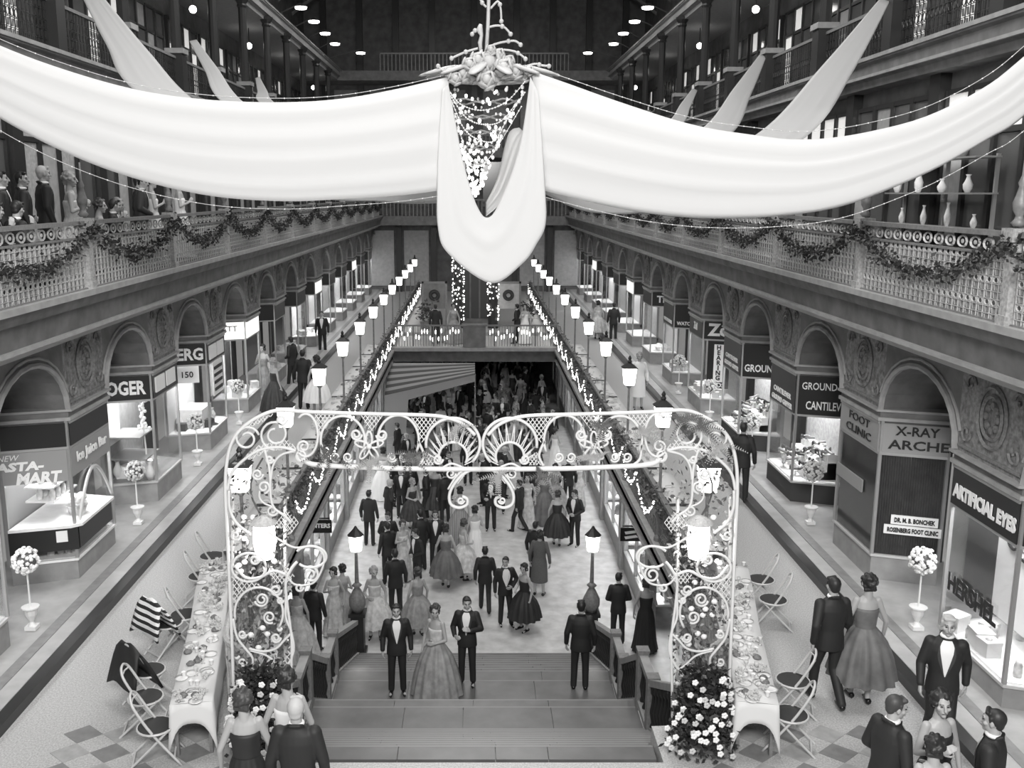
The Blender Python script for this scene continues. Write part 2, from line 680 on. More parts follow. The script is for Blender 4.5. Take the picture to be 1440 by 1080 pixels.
for s, sd, _ in SIDES:
    wall = group_empty('wall_' + sd, (s * XW, 10, 0))
    for k in range(-2, NB):
        yc = 15.85 + BAY * k          # near edge of pier
        p0, p1 = yc, yc + 1.75
        a0, a1 = yc + 1.75, yc + BAY
        if p0 > YEND:
            break
        # pier block above shop windows with relief panel
        ob('pier', MB().box(s * XW, s * 8.4, p0, p1, 3.16, 4.55), 'ornament', wall)
        if 0 <= k + 1 < 7:
            rel = MB()
            cyc = (p0 + p1) / 2
            n = 12
            for rr in (0.3, 0.42):
                rel.tube([(s * (XW - 0.02), cyc + rr * 0.85 * cos(2 * pi * i / 18), 3.85 + rr * sin(2 * pi * i / 18)) for i in range(18)], 0.03, 4, True)
            for q in (-1, 1):
                for h in (-1, 1):
                    rel.tube([(s * (XW - 0.02), cyc + q * (0.62 - 0.14 * (1 - t / 8) * cos(t)), 3.85 + h * (0.35 + 0.14 * (1 - t / 8) * sin(t))) for t in [0.5 * i for i in range(14)]], 0.022, 4)
            for i in range(8):
                t = 2 * pi * i / 8
                rel.ellip((s * (XW - 0.02), cyc + 0.15 * cos(t), 3.85 + 0.17 * sin(t)), 0.03, 0.06, 0.06, 6, 4)
            rel.box(s * (XW - 0.03), s * XW, p0 + 0.08, p1 - 0.08, 4.38, 4.42).box(s * (XW - 0.03), s * XW, p0 + 0.08, p1 - 0.08, 3.27, 3.31)
            ob('relief_panel', rel, 'relief', wall)
        # arch band: front skin with arched opening
        ap = arch_pts(a0, a1, 3.2, 4.15)
        m = MB()
        for (ya, za), (yb, zb) in zip(ap, ap[1:]):
            m.add([(s * XW, ya, za), (s * XW, yb, zb), (s * XW, yb, 4.55), (s * XW, ya, 4.55)], [(0, 1, 2, 3)])
            m.add([(s * XW, ya, za), (s * XW, yb, zb), (s * 8.35, yb, zb), (s * 8.35, ya, za)], [(0, 1, 2, 3)])
        ob('arch', m, 'plaster', wall)
        ob('archivolt', MB().tube([(s * (XW - 0.02), ya, za) for ya, za in ap], 0.05, 6), 'moulding', wall)
        ob('archivolt', MB().tube([(s * (XW - 0.01), (ya - (a0 + a1) / 2) * 1.1 + (a0 + a1) / 2, 3.2 + (za - 3.2) * 1.12) for ya, za in ap[1:-1]], 0.025, 6), 'moulding', wall)
        ty = MB().box(s * 8.3, s * 8.4, a0, a1, 0.15, 4.3)
        ob('back_wall', ty, 'vault', wall)
        for j in range(6):
            zz = 3.25 + 0.14 * j
            ob('louvre_slat', MB().box(s * 7.95, s * 8.3, a0 + 0.05, a1 - 0.05, zz, zz + 0.05), 'vault', wall)
        # ledge between sign height and arch: follows the canted plan
        ledge = [(XW - 0.06, p0 - 0.03), (XW - 0.06, p1 + 0.03), (7.95, p1 + 0.34), (8.3, p1 + 0.34), (8.3, p0 - 0.38), (7.95, p0 - 0.38)]
        ob('ledge', MB().prism([(s * x, yy) for x, yy in ledge], 3.0, 3.06), 'moulding', wall)
        led2 = [(XW - 0.02, p0), (XW - 0.02, p1), (7.95, p1 + 0.31), (8.3, p1 + 0.31), (8.3, p0 - 0.35), (7.95, p0 - 0.35)]
        ob('frieze', MB().prism([(s * x, yy) for x, yy in led2], 3.06, 3.16), 'plaster', wall)
        ob('ledge', MB().prism([(s * (x - 0.03 if x < 7 else x), yy) for x, yy in ledge], 3.16, 3.2), 'moulding', wall)
        ob('entrance_door', MB().box(s * 8.2, s * 8.3, a0 + 0.55, a1 - 0.55, 0.15, 2.6), 'display_dark', wall)
    # balcony: cornice, fascia, floor
    prof2 = [(6.9, 4.42), (6.74, 4.42), (6.7, 4.5), (6.5, 4.53), (6.47, 4.6), (6.22, 4.66), (6.18, 5.02), (6.08, 5.06), (6.05, 5.12), (6.0, 5.25), (6.0, 5.3), (6.3, 5.3), (9.2, 5.3), (9.2, 4.42)]
    cor = MB()
    n = len(prof2)
    cor.add([(s * x, 3, z) for x, z in prof2] + [(s * x, YEND, z) for x, z in prof2], [(i, (i + 1) % n, n + (i + 1) % n, n + i) for i in range(n)])
    struct(ob('floor_balcony_' + sd, cor, 'plaster'))
    struct(ob('floor_dark_sheet_' + sd, MB().box(s * 6.25, s * 9.15, 3, YEND, 5.3, 5.31), 'display_dark'))  # dark sheet added so the gaps behind the lattice look dark
    struct(ob('trim_9' if s < 0 else 'trim_10', MB().box(s * 6.66, s * 6.76, 3, YEND, 4.4, 4.47), 'moulding_light'))
    struct(ob('trim_11' if s < 0 else 'trim_12', MB().box(s * 5.96, s * 6.06, 3, YEND, 5.22, 5.31).box(s * 6.15, s * 6.22, 3, YEND, 4.64, 4.7), 'moulding'))
    # upper gallery slabs
    for zl, nm, i in ((9.6, 'gallery', 0), (14.4, 'attic', 1)):
        pr = [(8.75, zl - 0.55), (8.72, zl - 0.4), (8.6, zl - 0.34), (8.6, zl - 0.1), (8.5, zl - 0.06), (8.5, zl + 0.05), (11.6, zl + 0.05), (11.6, zl - 0.55)]
        n = len(pr)
        gm = MB().add([(s * x, 3, z) for x, z in pr] + [(s * x, YEND, z) for x, z in pr], [(i, (i + 1) % n, n + (i + 1) % n, n + i) for i in range(n)])
        struct(ob('floor_%s_%s' % (nm, sd), gm, 'plaster' if zl < 12 else 'ceiling_paint'))
        struct(ob('trim_%d' % (13 + 2 * i + (s > 0)), MB().box(s * 8.46, s * 8.56, 3, YEND, zl - 0.02, zl + 0.06).box(s * 8.56, s * 8.62, 3, YEND, zl - 0.36, zl - 0.3), 'moulding' if zl < 12 else 'iron_mid'))
    # back walls of balcony and galleries, with windows
    struct(ob('wall_balcony_' + sd, MB().box(s * 9.2, s * 9.4, 3, YEND, 5.3, 9.1), 'dark_wall'))
    struct(ob('wall_gallery_' + sd, MB().box(s * 11.3, s * 11.5, 3, YEND, 9.6, 19.5), 'dark_wall'))

WN = [0]
wrnd = random.Random(8)


def window_bank(s, x, y0, z0, z1, n, pane_mats, up=None):
    WN[0] += 1
    e = group_empty('window_%d' % WN[0], (s * x, y0, z0))
    w = (BAY - 0.5) / n
    fr = MB()
    for i in range(n + 1):
        yy = y0 + 0.25 + w * i
        fr.box(s * (x - 0.12), s * x, yy - 0.06, yy + 0.06, z0, z1)
    for zz in (z0 + 0.03, z0 + (z1 - z0) * 0.72, z1 - 0.03):
        fr.box(s * (x - 0.1), s * x, y0 + 0.2, y0 + BAY - 0.2, zz - 0.05, zz + 0.05)
    ob('window_frame', fr, 'iron_dark', e)
    for i in range(n):
        yy = y0 + 0.25 + w * i
        m = pane_mats[i % len(pane_mats)]
        ob('pane', MB().box(s * (x - 0.05), s * (x - 0.03), yy + 0.05, yy + w - 0.05, z0, z0 + (z1 - z0) * 0.7), m, e)
        ob('pane', MB().box(s * (x - 0.05), s * (x - 0.03), yy + 0.05, yy + w - 0.05, z0 + (z1 - z0) * 0.74, z1), (up or pane_mats)[(i + 1) % len(up or pane_mats)], e)


mat('pane_dim', 0.12, 0.15)
mat('pane_blind', 0.42, 0.6, noise=0.12, nscale=6)
mat('pane_lit', 0.8, 0.5, emit=0.45)
for s, sd, _ in SIDES:
    for k in range(-2, NB - 1):
        y0 = 15.2 + BAY * k
        if s < 0:
            pm = ['curtain', 'pane_blind', 'curtain', 'pane_dim'] if k < 2 else ['pane_dim', 'pane_blind']
        else:
            pm = ['pane_dim', 'pane_dim', 'pane_dim', 'pane_blind']
        window_bank(s, 9.2, y0, 5.7, 8.7, 4, pm, ['pane_lit'] if s > 0 and k in (-1, 0, 2) else None)
        pm = [['pane_dim', 'pane_lit', 'pane_dim'], ['pane_dim', 'pane_dim', 'pane_blind'], ['pane_lit', 'pane_dim', 'pane_dim']][(k + (s > 0)) % 3]
        window_bank(s, 11.3, y0, 10.1, 13.1, 4, pm)
        # pilaster of the balcony wall
        e = struct(ob('wall_pilaster_' + sd, MB().box(s * 8.98, s * 9.2, y0 - 0.22, y0 + 0.22, 5.3, 9.05), 'iron_dark'))

# end wall, end galleries
ew = group_empty('wall_end', (0, YEND, -4))
ob('wall_face', MB().box(-11.5, 11.5, YEND, YEND + 0.3, -4, 24), 'dark_wall', ew)
for x in (-10, -7.6, -5.2, -2.8, 0.0, 2.8, 5.2, 7.6, 10):
    ob('pilaster', MB().box(x - 0.2, x + 0.2, YEND - 0.3, YEND, 0, 19.5), 'iron_dark', ew)
for x in (-8.7, -6.4, -4.0, 4.0, 6.4, 8.7):
    ob('wall_panel', MB().box(x - 0.85, x + 0.85, YEND - 0.08, YEND, 0.4, 4.2), 'pane_blind', ew)
for x in (-8.6, -6.2, -3.9, -1.4, 1.4, 3.9, 6.2, 8.6):
    for z0 in (5.8, 10.5):
        ob('wall_panel', MB().box(x - 0.8, x + 0.8, YEND - 0.08, YEND, z0, z0 + 3), 'pane_dim' if z0 < 8 else 'ceiling_paint', ew)
for zl in (5.25, 9.6, 14.4):
    ob('end_gallery', MB().box(-9 if zl < 6 else -11, 9 if zl < 6 else 11, 64.0, YEND, zl - 0.6, zl), 'plaster', ew)
    ob('end_rail', MB().bar((-6, 64.05, zl + 1.05), (6, 64.05, zl + 1.05), 0.09), 'iron_mid', ew)
    for i in range(49):
        x = -6 + 0.25 * i
        ob('end_baluster', MB().box(x - 0.03, x + 0.03, 64.03, 64.07, zl, zl + 1.02), 'iron_mid', ew)

# glass roof on iron trusses
rf = group_empty('ceiling_roof', (0, 35, 19))
for s in (-1, 1):
    ob('glass_slope', MB().slab([(s * 11.5, 3, 19.3), (s * 11.5, YEND, 19.3), (0, YEND, 24.0), (0, 3, 24.0)], (0, 0, 0.08)), 'roof_glass', rf)
for k in range(0, 15):
    y = 7 + BAY * k
    t = MB()
    pts = [(-11.4 + 22.8 * i / 20, y, 17.6 + 5.2 * sin(pi * i / 20)) for i in range(21)]
    t.tube(pts, 0.11, 6)
    for s in (-1, 1):
        t.bar((s * 11.4, y, 19.2), (0, y, 23.9), 0.14, 0.2)
    for i in range(2, 19, 2):
        px_, _, pz = pts[i]
        t.bar((px_, y, pz), (px_, y, 24 - abs(px_) * 4.7 / 11.5), 0.07)
    ob('truss', t, 'iron_mid', rf)
for x, zz in ((-8, 20.7), (-4, 22.3), (0, 23.8), (4, 22.3), (8, 20.7)):
    ob('purlin', MB().bar((x, 3, zz - 0.1), (x, YEND, zz - 0.1), 0.12, 0.18), 'iron_mid', rf)

# lower-level shop fronts below the walkways
struct(ob('ceiling_lower', MB().box(-9, -3.75, 11.6, YEND, -0.62, -0.5).box(3.75, 9, 11.6, YEND, -0.62, -0.5), 'plaster'))
for s, sd, _ in SIDES:
    struct(ob('wall_lower_' + sd, MB().box(s * 6.2, s * 6.3, 12, YEND, -4, -0.5), 'display_grey'))
struct(ob('wall_landing', MB().box(-6.1, -2.3, 10.44, 10.54, -4, -0.5).box(2.3, 6.1, 10.44, 10.54, -4, -0.5), 'dark_wall'))
# ------------------------------------------------------------------ balcony railings, posts, garlands
rr = random.Random(21)


def lattice_mesh(L, H, cell, rows, frieze=True):
    """cast-iron panel in the YZ plane, y from 0 to L, z from 0 to H"""
    m = MB()
    n = int(L / cell)
    dy = L / n
    zt = H - 0.2 if frieze else H
    for i in range(n + 1):
        y = i * dy
        m.box(-0.01, 0.01, y - 0.005, y + 0.005, 0, zt)
    for j in range(rows + 1):
        z = zt * j / rows
        m.box(-0.01, 0.01, 0, L, z - 0.005, z + 0.005)
    for i in range(n):
        for j in range(rows):
            y0, z0 = (i + 0.5) * dy, zt * (j + 0.5) / rows
            h = zt / rows
            if (j % 3 == 2):
                m.tube([(0, y0 + 0.36 * dy * cos(2 * pi * q / 8), z0 + 0.42 * h * sin(2 * pi * q / 8)) for q in range(8)], 0.01, 3, True)
            else:
                m.add([(0.012, y0 - 0.19 * dy, z0 - 0.36 * h), (0.012, y0 + 0.06 * dy, z0 - 0.36 * h), (0.012, y0 + 0.19 * dy, z0 + 0.36 * h), (0.012, y0 - 0.06 * dy, z0 + 0.36 * h),
                       (-0.012, y0 - 0.19 * dy, z0 - 0.36 * h), (-0.012, y0 + 0.06 * dy, z0 - 0.36 * h), (-0.012, y0 + 0.19 * dy, z0 + 0.36 * h), (-0.012, y0 - 0.06 * dy, z0 + 0.36 * h)],
                      [(0, 1, 2, 3), (7, 6, 5, 4), (0, 4, 5, 1), (2, 6, 7, 3)])
    if frieze:
        k = int(L / 0.3)
        for i in range(k):
            y0 = (i + 0.5) * L / k
            m.tube([(0, y0 + 0.11 * cos(2 * pi * q / 10), H - 0.1 + 0.07 * sin(2 * pi * q / 10)) for q in range(10)], 0.016, 3, True)
            m.ellip((0, y0, H - 0.1), 0.012, 0.04, 0.03, 6, 4)
    return m.mesh('lattice')


def garland_mesh(L, sag, n, size, seed, thick=0.09):
    """a swag of leaves along y in the YZ plane hanging from z = 0 by sag"""
    r = random.Random(seed)
    m = MB()
    for i in range(n):
        t = r.random()
        y = t * L
        z = -sag * 4 * t * (1 - t)
        c = Vector((r.gauss(0, thick * 0.6), y + r.gauss(0, thick * 0.5), z + r.gauss(0, thick)))
        d = Vector((r.uniform(-1, 1), r.uniform(-1, 1), r.uniform(-1, 0.6))).normalized() * size * r.uniform(0.6, 1.3)
        w = d.cross(Vector((r.uniform(-1, 1), r.uniform(-1, 1), r.uniform(-1, 1)))).normalized() * size * 0.3
        m.add([c, c + d * 0.5 + w, c + d, c + d * 0.5 - w], [(0, 1, 2, 3)])
    return m.mesh('leaves')


lat_me = lattice_mesh(BAY - 0.24, 1.0, 0.15, 9)
lat_far = lattice_mesh(BAY - 0.24, 1.0, 0.2, 6)
gar_me = [garland_mesh(BAY, 0.5, 620, 0.085, i, 0.07) for i in range(3)]
gar3_me = lattice_mesh(BAY - 0.2, 0.95, 0.17, 5, False)
bead_me = MB()
for i in range(26):
    t = i / 25
    bead_me.ellip((0, t * BAY, -0.42 * 4 * t * (1 - t)), 0.013, n=5, m=4)
bead_me = bead_me.mesh('bead')
post_prof = [(0.1, 0.0), (0.1, 0.1), (0.075, 0.14), (0.075, 0.95), (0.11, 1.0), (0.11, 1.08), (0.06, 1.12)]
fin_prof = [(0.05, 1.12), (0.085, 1.16), (0.05, 1.2), (0.04, 1.24), (0.075, 1.3), (0.085, 1.38), (0.06, 1.46), (0.035, 1.56), (0.05, 1.6), (0.02, 1.68), (0.012, 1.95)]
post_me = MB().box(-0.1, 0.1, -0.1, 0.1, 0, 0.12).box(-0.075, 0.075, -0.075, 0.075, 0.12, 0.95).box(-0.12, 0.12, -0.12, 0.12, 0.95, 1.1).mesh('post')
fin_me = MB().lathe(fin_prof, 10).mesh('finial', True)
col_me = MB().box(-0.2, 0.2, -0.2, 0.2, 0, 0.12).lathe([(0.16, 0.1), (0.15, 0.9), (0.15, 3.9), (0.2, 3.98), (0.17, 4.05), (0.26, 4.2), (0.28, 4.3)], 10).mesh('column')
post3_me = MB().box(-0.22, 0.22, -0.22, 0.22, 0, 1.1).mesh('pier')
cap3_me = MB().box(-0.27, 0.27, -0.27, 0.27, 1.1, 1.24).mesh('cap')
WHERE = {-1: 'on the onlookers\' balcony', 1: 'on the empty balcony above the shoe shops'}
for s, sd, nm in SIDES:
    XR = 6.1
    for k in range(-2, NB - 1):
        y0 = 15.2 + BAY * k
        if y0 > 62:
            continue
        t = thing('balcony_post', (s * XR, y0, 5.3), 'pale finial post at the near edge, ' + bay_words(s, k), 'post', 'balcony posts ' + nm)
        ob('shaft', post_me, 'post_paint', t, world=False)
        ob('finial', fin_me, 'iron_mid', t, world=False)
        t = thing('balcony_railing', (s * XR, y0 + 0.12, 5.3), 'ornate cast-iron lattice balcony railing ' + bay_words(s, k), 'railing', 'balcony railings ' + nm)
        stuff(ob('lattice', lat_me if k < 6 else lat_far, 'iron_pale', t, world=False))
        ob('top_rail', MB().box(-0.06, 0.06, 0, BAY - 0.24, 1.0, 1.06).box(-0.03, 0.03, 0, BAY - 0.24, 0.78, 0.81), 'iron_mid', t, world=False)
        ob('bottom_rail', MB().box(-0.04, 0.04, 0, BAY - 0.24, -0.02, 0.03), 'iron_mid', t, world=False)
        t = thing('evergreen_garland', (s * (XR - 0.12), y0, 6.25), 'dark evergreen swag tied along the railing ' + bay_words(s, k), 'garland', 'garlands on balcony ' + nm)
        stuff(ob('leaves', gar_me[k % 3], 'leaf_dark', t, world=False))
        # upper gallery: railing, pier, column
        t = thing('gallery_railing', (s * 8.7, y0 + 1.4, 9.65), 'thin iron gallery railing high up, ' + bay_words(s, k), 'railing', 'gallery railings ' + nm)
        stuff(ob('lattice', gar3_me, 'iron_dark', t, world=False))
        ob('top_rail', MB().box(-0.04, 0.04, 0, BAY - 0.2, 0.95, 1.02), 'iron_mid', t, world=False)
        t = thing('gallery_column', (s * 8.7, y0 + 1.3, 9.65), 'dark round gallery column high up, ' + bay_words(s, k), 'column', 'gallery columns ' + nm)
        ob('pedestal', post3_me, 'iron_dark', t, world=False)
        ob('pedestal_cap', cap3_me, 'moulding', t, world=False)
        ob('shaft', col_me, 'iron_dark', t, world=False)
        if k % 2 == 0 and y0 > 20:
            t = thing('gallery_lamp', (s * 9.9, y0 + 3.3, 13.6), 'white ball lamp under the gallery ceiling, ' + bay_words(s, k), 'lamp', 'gallery lamps ' + nm)
            ob('rod', MB().lathe([(0.02, -0.35), (0.02, 0.3)], 6), 'iron_dark', t, world=False)
            ob('globe', MB().ellip((0, 0, -0.5), 0.13, n=12, m=8), 'globe_glow', t, smooth=True, world=False)
for s, sd, nm in SIDES:
    for k in range(6):
        y0 = 41 + 3.5 * k
        t = thing('attic_lamp', (s * (7.6 if k < 5 else 6.6), y0, 14.75), 'flat attic lamp, %s from the end wall, %s' % (NTH[5 - k], nm), 'lamp')
        ob('disc', MB().lathe([(0.24, -0.08), (0.27, 0.0)], 12), 'bulb_glow', t, world=False)
        ob('housing', MB().lathe([(0.27, 0.0), (0.1, 0.12), (0.03, 0.16)], 12), 'iron_dark', t, world=False)
        ob('bracket', MB().bar((0, 0, 0.16), (s * (1.05 if k < 5 else 2.05), 0, -0.32), 0.05), 'iron_dark', t, world=False)

# ------------------------------------------------------------------ walkway railings, lantern posts, fairy-light swags
LANY = [14.0 + 4.1 * k for k in range(12)]
wl_pan = lattice_mesh(4.1, 0.95, 0.16, 5, False)
hed_me = [garland_mesh(4.1, 0.05, 700, 0.1, 40 + i, 0.09) for i in range(2)]
pole_me = MB().lathe([(0.09, 0), (0.09, 0.08), (0.05, 0.14), (0.045, 1.0), (0.07, 1.05), (0.03, 1.1), (0.026, 2.25), (0.06, 2.3), (0.1, 2.34)], 8).mesh('pole')
g0 = MB().add([(-0.11, -0.11, 2.35), (0.11, -0.11, 2.35), (0.11, 0.11, 2.35), (-0.11, 0.11, 2.35), (-0.15, -0.15, 2.75), (0.15, -0.15, 2.75), (0.15, 0.15, 2.75), (-0.15, 0.15, 2.75)],
             [(0, 3, 2, 1), (4, 5, 6, 7), (0, 1, 5, 4), (1, 2, 6, 5), (2, 3, 7, 6), (3, 0, 4, 7)]).mesh('lamp_glass')
cap_me = MB().add([(-0.18, -0.18, 2.75), (0.18, -0.18, 2.75), (0.18, 0.18, 2.75), (-0.18, 0.18, 2.75), (-0.05, -0.05, 2.86), (0.05, -0.05, 2.86), (0.05, 0.05, 2.86), (-0.05, 0.05, 2.86)],
                [(0, 3, 2, 1), (4, 5, 6, 7), (0, 1, 5, 4), (1, 2, 6, 5), (2, 3, 7, 6), (3, 0, 4, 7)]).lathe([(0.04, 2.86), (0.055, 2.90), (0.03, 2.94), (0.045, 2.98), (0.01, 3.04)], 8).mesh('cap')
frnd = random.Random(3)
sw = MB()
for i in range(46):
    t = i / 45
    seg = (t * 2) % 1
    z = -0.15 - 0.5 * 4 * seg * (1 - seg)
    for q in range(2):
        sw.ellip((frnd.gauss(0, 0.012), t * 4.1 + frnd.gauss(0, 0.015), z + frnd.gauss(0, 0.025)), 0.016, n=5, m=4)
swag_me = sw.mesh('bulbs')
for s, sd, nm in SIDES:
    for i, y0 in enumerate(LANY):
        x = s * inner_x(y0)
        t = thing('lantern_post', (x, y0, 0), 'glowing square lantern on a post, %s from the stair head, %s' % (NTH[i], nm), 'lantern', 'walkway lanterns ' + nm)
        ob('pole', pole_me, 'iron_mid', t, world=False)
        ob('lamp_glass', g0, 'lantern_glass', t, world=False)
        ob('cap', cap_me, 'iron_dark', t, world=False)
        x1 = s * inner_x(y0 + 4.1)
        a = atan2(x - x1, 4.1)
        t = thing('walkway_railing', (x, y0, 0), 'leafy iron well railing, %s length from the stair head, %s' % (NTH[i], nm), 'railing', 'walkway railings ' + nm, rotz=a)
        stuff(ob('lattice', wl_pan, 'iron_mid', t, world=False))
        ob('top_rail', MB().box(-0.045, 0.045, 0, 4.1, 0.95, 1.02), 'iron_mid', t, world=False)
        stuff(ob('foliage', hed_me[i % 2], 'leaf_mid', t, world=False, loc=(0, 0, 0.85)))
        if y0 > 15:
            t = thing('fairy_light_swag', (x - s * 0.12, y0, 0.98), 'string of tiny bulbs, %s railing length from stair head, %s' % (NTH[i], nm), 'fairy lights', 'fairy light swags ' + nm, rotz=a)
            stuff(ob('bulbs', swag_me, 'fairy_glow', t, world=False))
            ob('wire', MB().tube([(0, 4.1 * i / 40, -0.15 - 0.5 * 4 * ((i / 20) % 1) * (1 - (i / 20) % 1)) for i in range(41)], 0.006, 4), 'iron_dark', t, world=False)
    # curved railing by the stair head
    cpts = smooth_path([(s * 2.95, 11.45), (s * 3.28, 11.8), (s * 3.42, 12.6), (s * 3.53, 13.9)], 5)
    t = thing('curved_railing', (s * 3.2, 12, 0), 'curved pale iron railing beside the head of the stairs ' + nm, 'railing')
    ob('top_rail', MB().tube([(x, y, 1.0) for x, y in cpts], 0.045, 6), 'iron_pale', t)
    ob('middle_rail', MB().tube([(x, y, 0.75) for x, y in cpts], 0.025, 6), 'iron_mid', t)
    ob('bottom_rail', MB().tube([(x, y, 0.08) for x, y in cpts], 0.03, 6), 'iron_mid', t)
    for x, y in cpts:
        ob('baluster', MB().lathe([(0.012, 0), (0.03, 0.3), (0.012, 0.5), (0.03, 0.7), (0.012, 1.0)], 6, (x, y, 0)), 'iron_pale', t)
# candle glints behind the bridge railing
for i in range(56):
    x = -3.5 + 7.0 * i / 55
    if abs(x) > 0.6:
        z = 0.35 + frnd.random() * 0.45
        t = thing('candle_lamp', (x, 42.4 + frnd.uniform(-0.15, 0.3), 0.0), 'small white candle lamp standing behind the footbridge railing', 'candle', 'candles on the footbridge')
        ob('stick', MB().lathe([(0.05, 0), (0.015, 0.03), (0.012, z - 0.1)], 5), 'iron_pale', t, world=False)
        ob('flame', MB().ellip((0, 0, z), 0.028, 0.028, 0.1, 6, 5), 'fairy_glow', t, world=False)

# ------------------------------------------------------------------ stair balustrades with newel lamps
bal_me = MB().lathe([(0.045, 0), (0.045, 0.05), (0.025, 0.1), (0.055, 0.28), (0.03, 0.45), (0.025, 0.55), (0.05, 0.6), (0.05, 0.72)], 8).mesh('baluster', True)
segs = [((20.7, -3.9), (17.4, -2.65)), ((17.4, -2.65), (16.4, -2.65)), ((16.4, -2.65), (14.55, -1.58)), ((14.55, -1.58), (13.65, -1.58)), ((13.65, -1.58), (11.6, -0.55))]
for s, sd, nm in SIDES:
    t = thing('stair_balustrade', (s * 2.75, 16, -3), 'dark iron stair balustrade with turned balusters ' + nm, 'balustrade')
    X = s * 2.76
    for (ya, za), (yb, zb) in segs:
        ob('handrail', MB().bar((X, ya, za + 0.93), (X, yb, zb + 0.93), 0.14, 0.1), 'moulding', t)
        ob('base_rail', MB().bar((X, ya, za + 0.13), (X, yb, zb + 0.13), 0.16, 0.1), 'moulding', t)
        n = max(3, int(abs(ya - yb) / 0.22))
        for i in range(n):
            f = (i + 0.5) / n
            b = ob('baluster', bal_me, 'iron_dark', t, loc=(0, 0, 0))
            b.matrix_parent_inverse = Matrix.Translation(-Vector(t.location))
            b.location = (X, ya + (yb - ya) * f, za + (zb - za) * f + 0.17)
        ob('newel', MB().box(X - 0.09, X + 0.09, yb - 0.09, yb + 0.09, zb, zb + 1.02).box(X - 0.1, X + 0.1, yb - 0.1, yb + 0.1, zb + 1.02, zb + 1.06), 'iron_mid', t)
    t = thing('newel_lamp', (X, 21.2, -4), 'tall bronze newel lamp post with white lantern at the stair foot ' + nm, 'lamp post')
    ob('pedestal', MB().box(-0.2, 0.2, -0.2, 0.2, 0, 0.12).box(-0.15, 0.15, -0.15, 0.15, 0.12, 1.0).box(-0.2, 0.2, -0.2, 0.2, 1.0, 1.08), 'iron_dark', t, world=False)
    ob('urn', MB().lathe([(0.12, 1.08), (0.2, 1.25), (0.2, 1.4), (0.1, 1.62), (0.06, 1.68), (0.12, 1.74), (0.06, 1.8)], 12), 'iron_mid', t, smooth=True, world=False)
    ob('pole', MB().lathe([(0.05, 1.8), (0.035, 2.55), (0.1, 2.6)], 8), 'iron_mid', t, world=False)
    ob('lamp_glass', MB().lathe([(0.13, 2.6), (0.17, 2.98)], 8), 'lantern_glass', t, world=False)
    ob('cap', MB().lathe([(0.2, 2.98), (0.1, 3.08), (0.05, 3.14), (0.02, 3.2)], 8), 'iron_dark', t, world=False)
# ------------------------------------------------------------------ shop fronts on the upper floor
srnd = random.Random(77)
shoe_m = MB()
_sec = [(-0.13, 0.028, 0.06), (-0.1, 0.036, 0.085), (-0.03, 0.034, 0.075), (0.03, 0.038, 0.05), (0.09, 0.042, 0.038), (0.13, 0.025, 0.028)]
for i, (yy, w, h) in enumerate(_sec):
    for q in range(8):
        a = 2 * pi * q / 8
        shoe_m.v.append((w * cos(a), yy, h / 2 + h / 2 * sin(a) + (0.035 if yy < -0.05 else 0.0)))
for i in range(len(_sec) - 1):
    for q in range(8):
        l = (q + 1) % 8
        shoe_m.f.append((i * 8 + q, i * 8 + l, (i + 1) * 8 + l, (i + 1) * 8 + q))
shoe_m.f += [tuple(range(7, -1, -1)), tuple(range(40, 48))]
shoe_m.box(-0.02, 0.02, -0.13, -0.09, 0.0, 0.05)
shoe_me = shoe_m.mesh('display_shoe', True)
stand_me = MB().lathe([(0.07, 0), (0.07, 0.02), (0.02, 0.04), (0.02, 0.93), (0.08, 0.97), (0.08, 1.0)], 8).mesh('stand')
box_me = MB().box(-0.12, 0.12, -0.1, 0.1, 0, 0.16).box(-0.125, 0.125, -0.105, 0.105, 0.16, 0.2).mesh('box')
vase_me = MB().lathe([(0.05, 0), (0.09, 0.08), (0.1, 0.16), (0.05, 0.26), (0.035, 0.32), (0.06, 0.36)], 10).mesh('vase', True)
hat_me = MB().lathe([(0.17, 0), (0.17, 0.015), (0.1, 0.03), (0.095, 0.12), (0.05, 0.15)], 12).mesh('hat', True)
jar_me = MB().lathe([(0.05, 0), (0.055, 0.02), (0.055, 0.14), (0.04, 0.17), (0.04, 0.2)], 8).mesh('jar', True)


def on_face(s, yc, u, v, off=0.0):
    """point on the canted (camera-side) face: u from the corner inwards 0..1.06"""
    return Vector((s * (6.93 + u * 0.947), yc - u * 0.322, v)) + Vector((-s * 0.322, -0.947, 0)) * off


SHOPNAME = {}


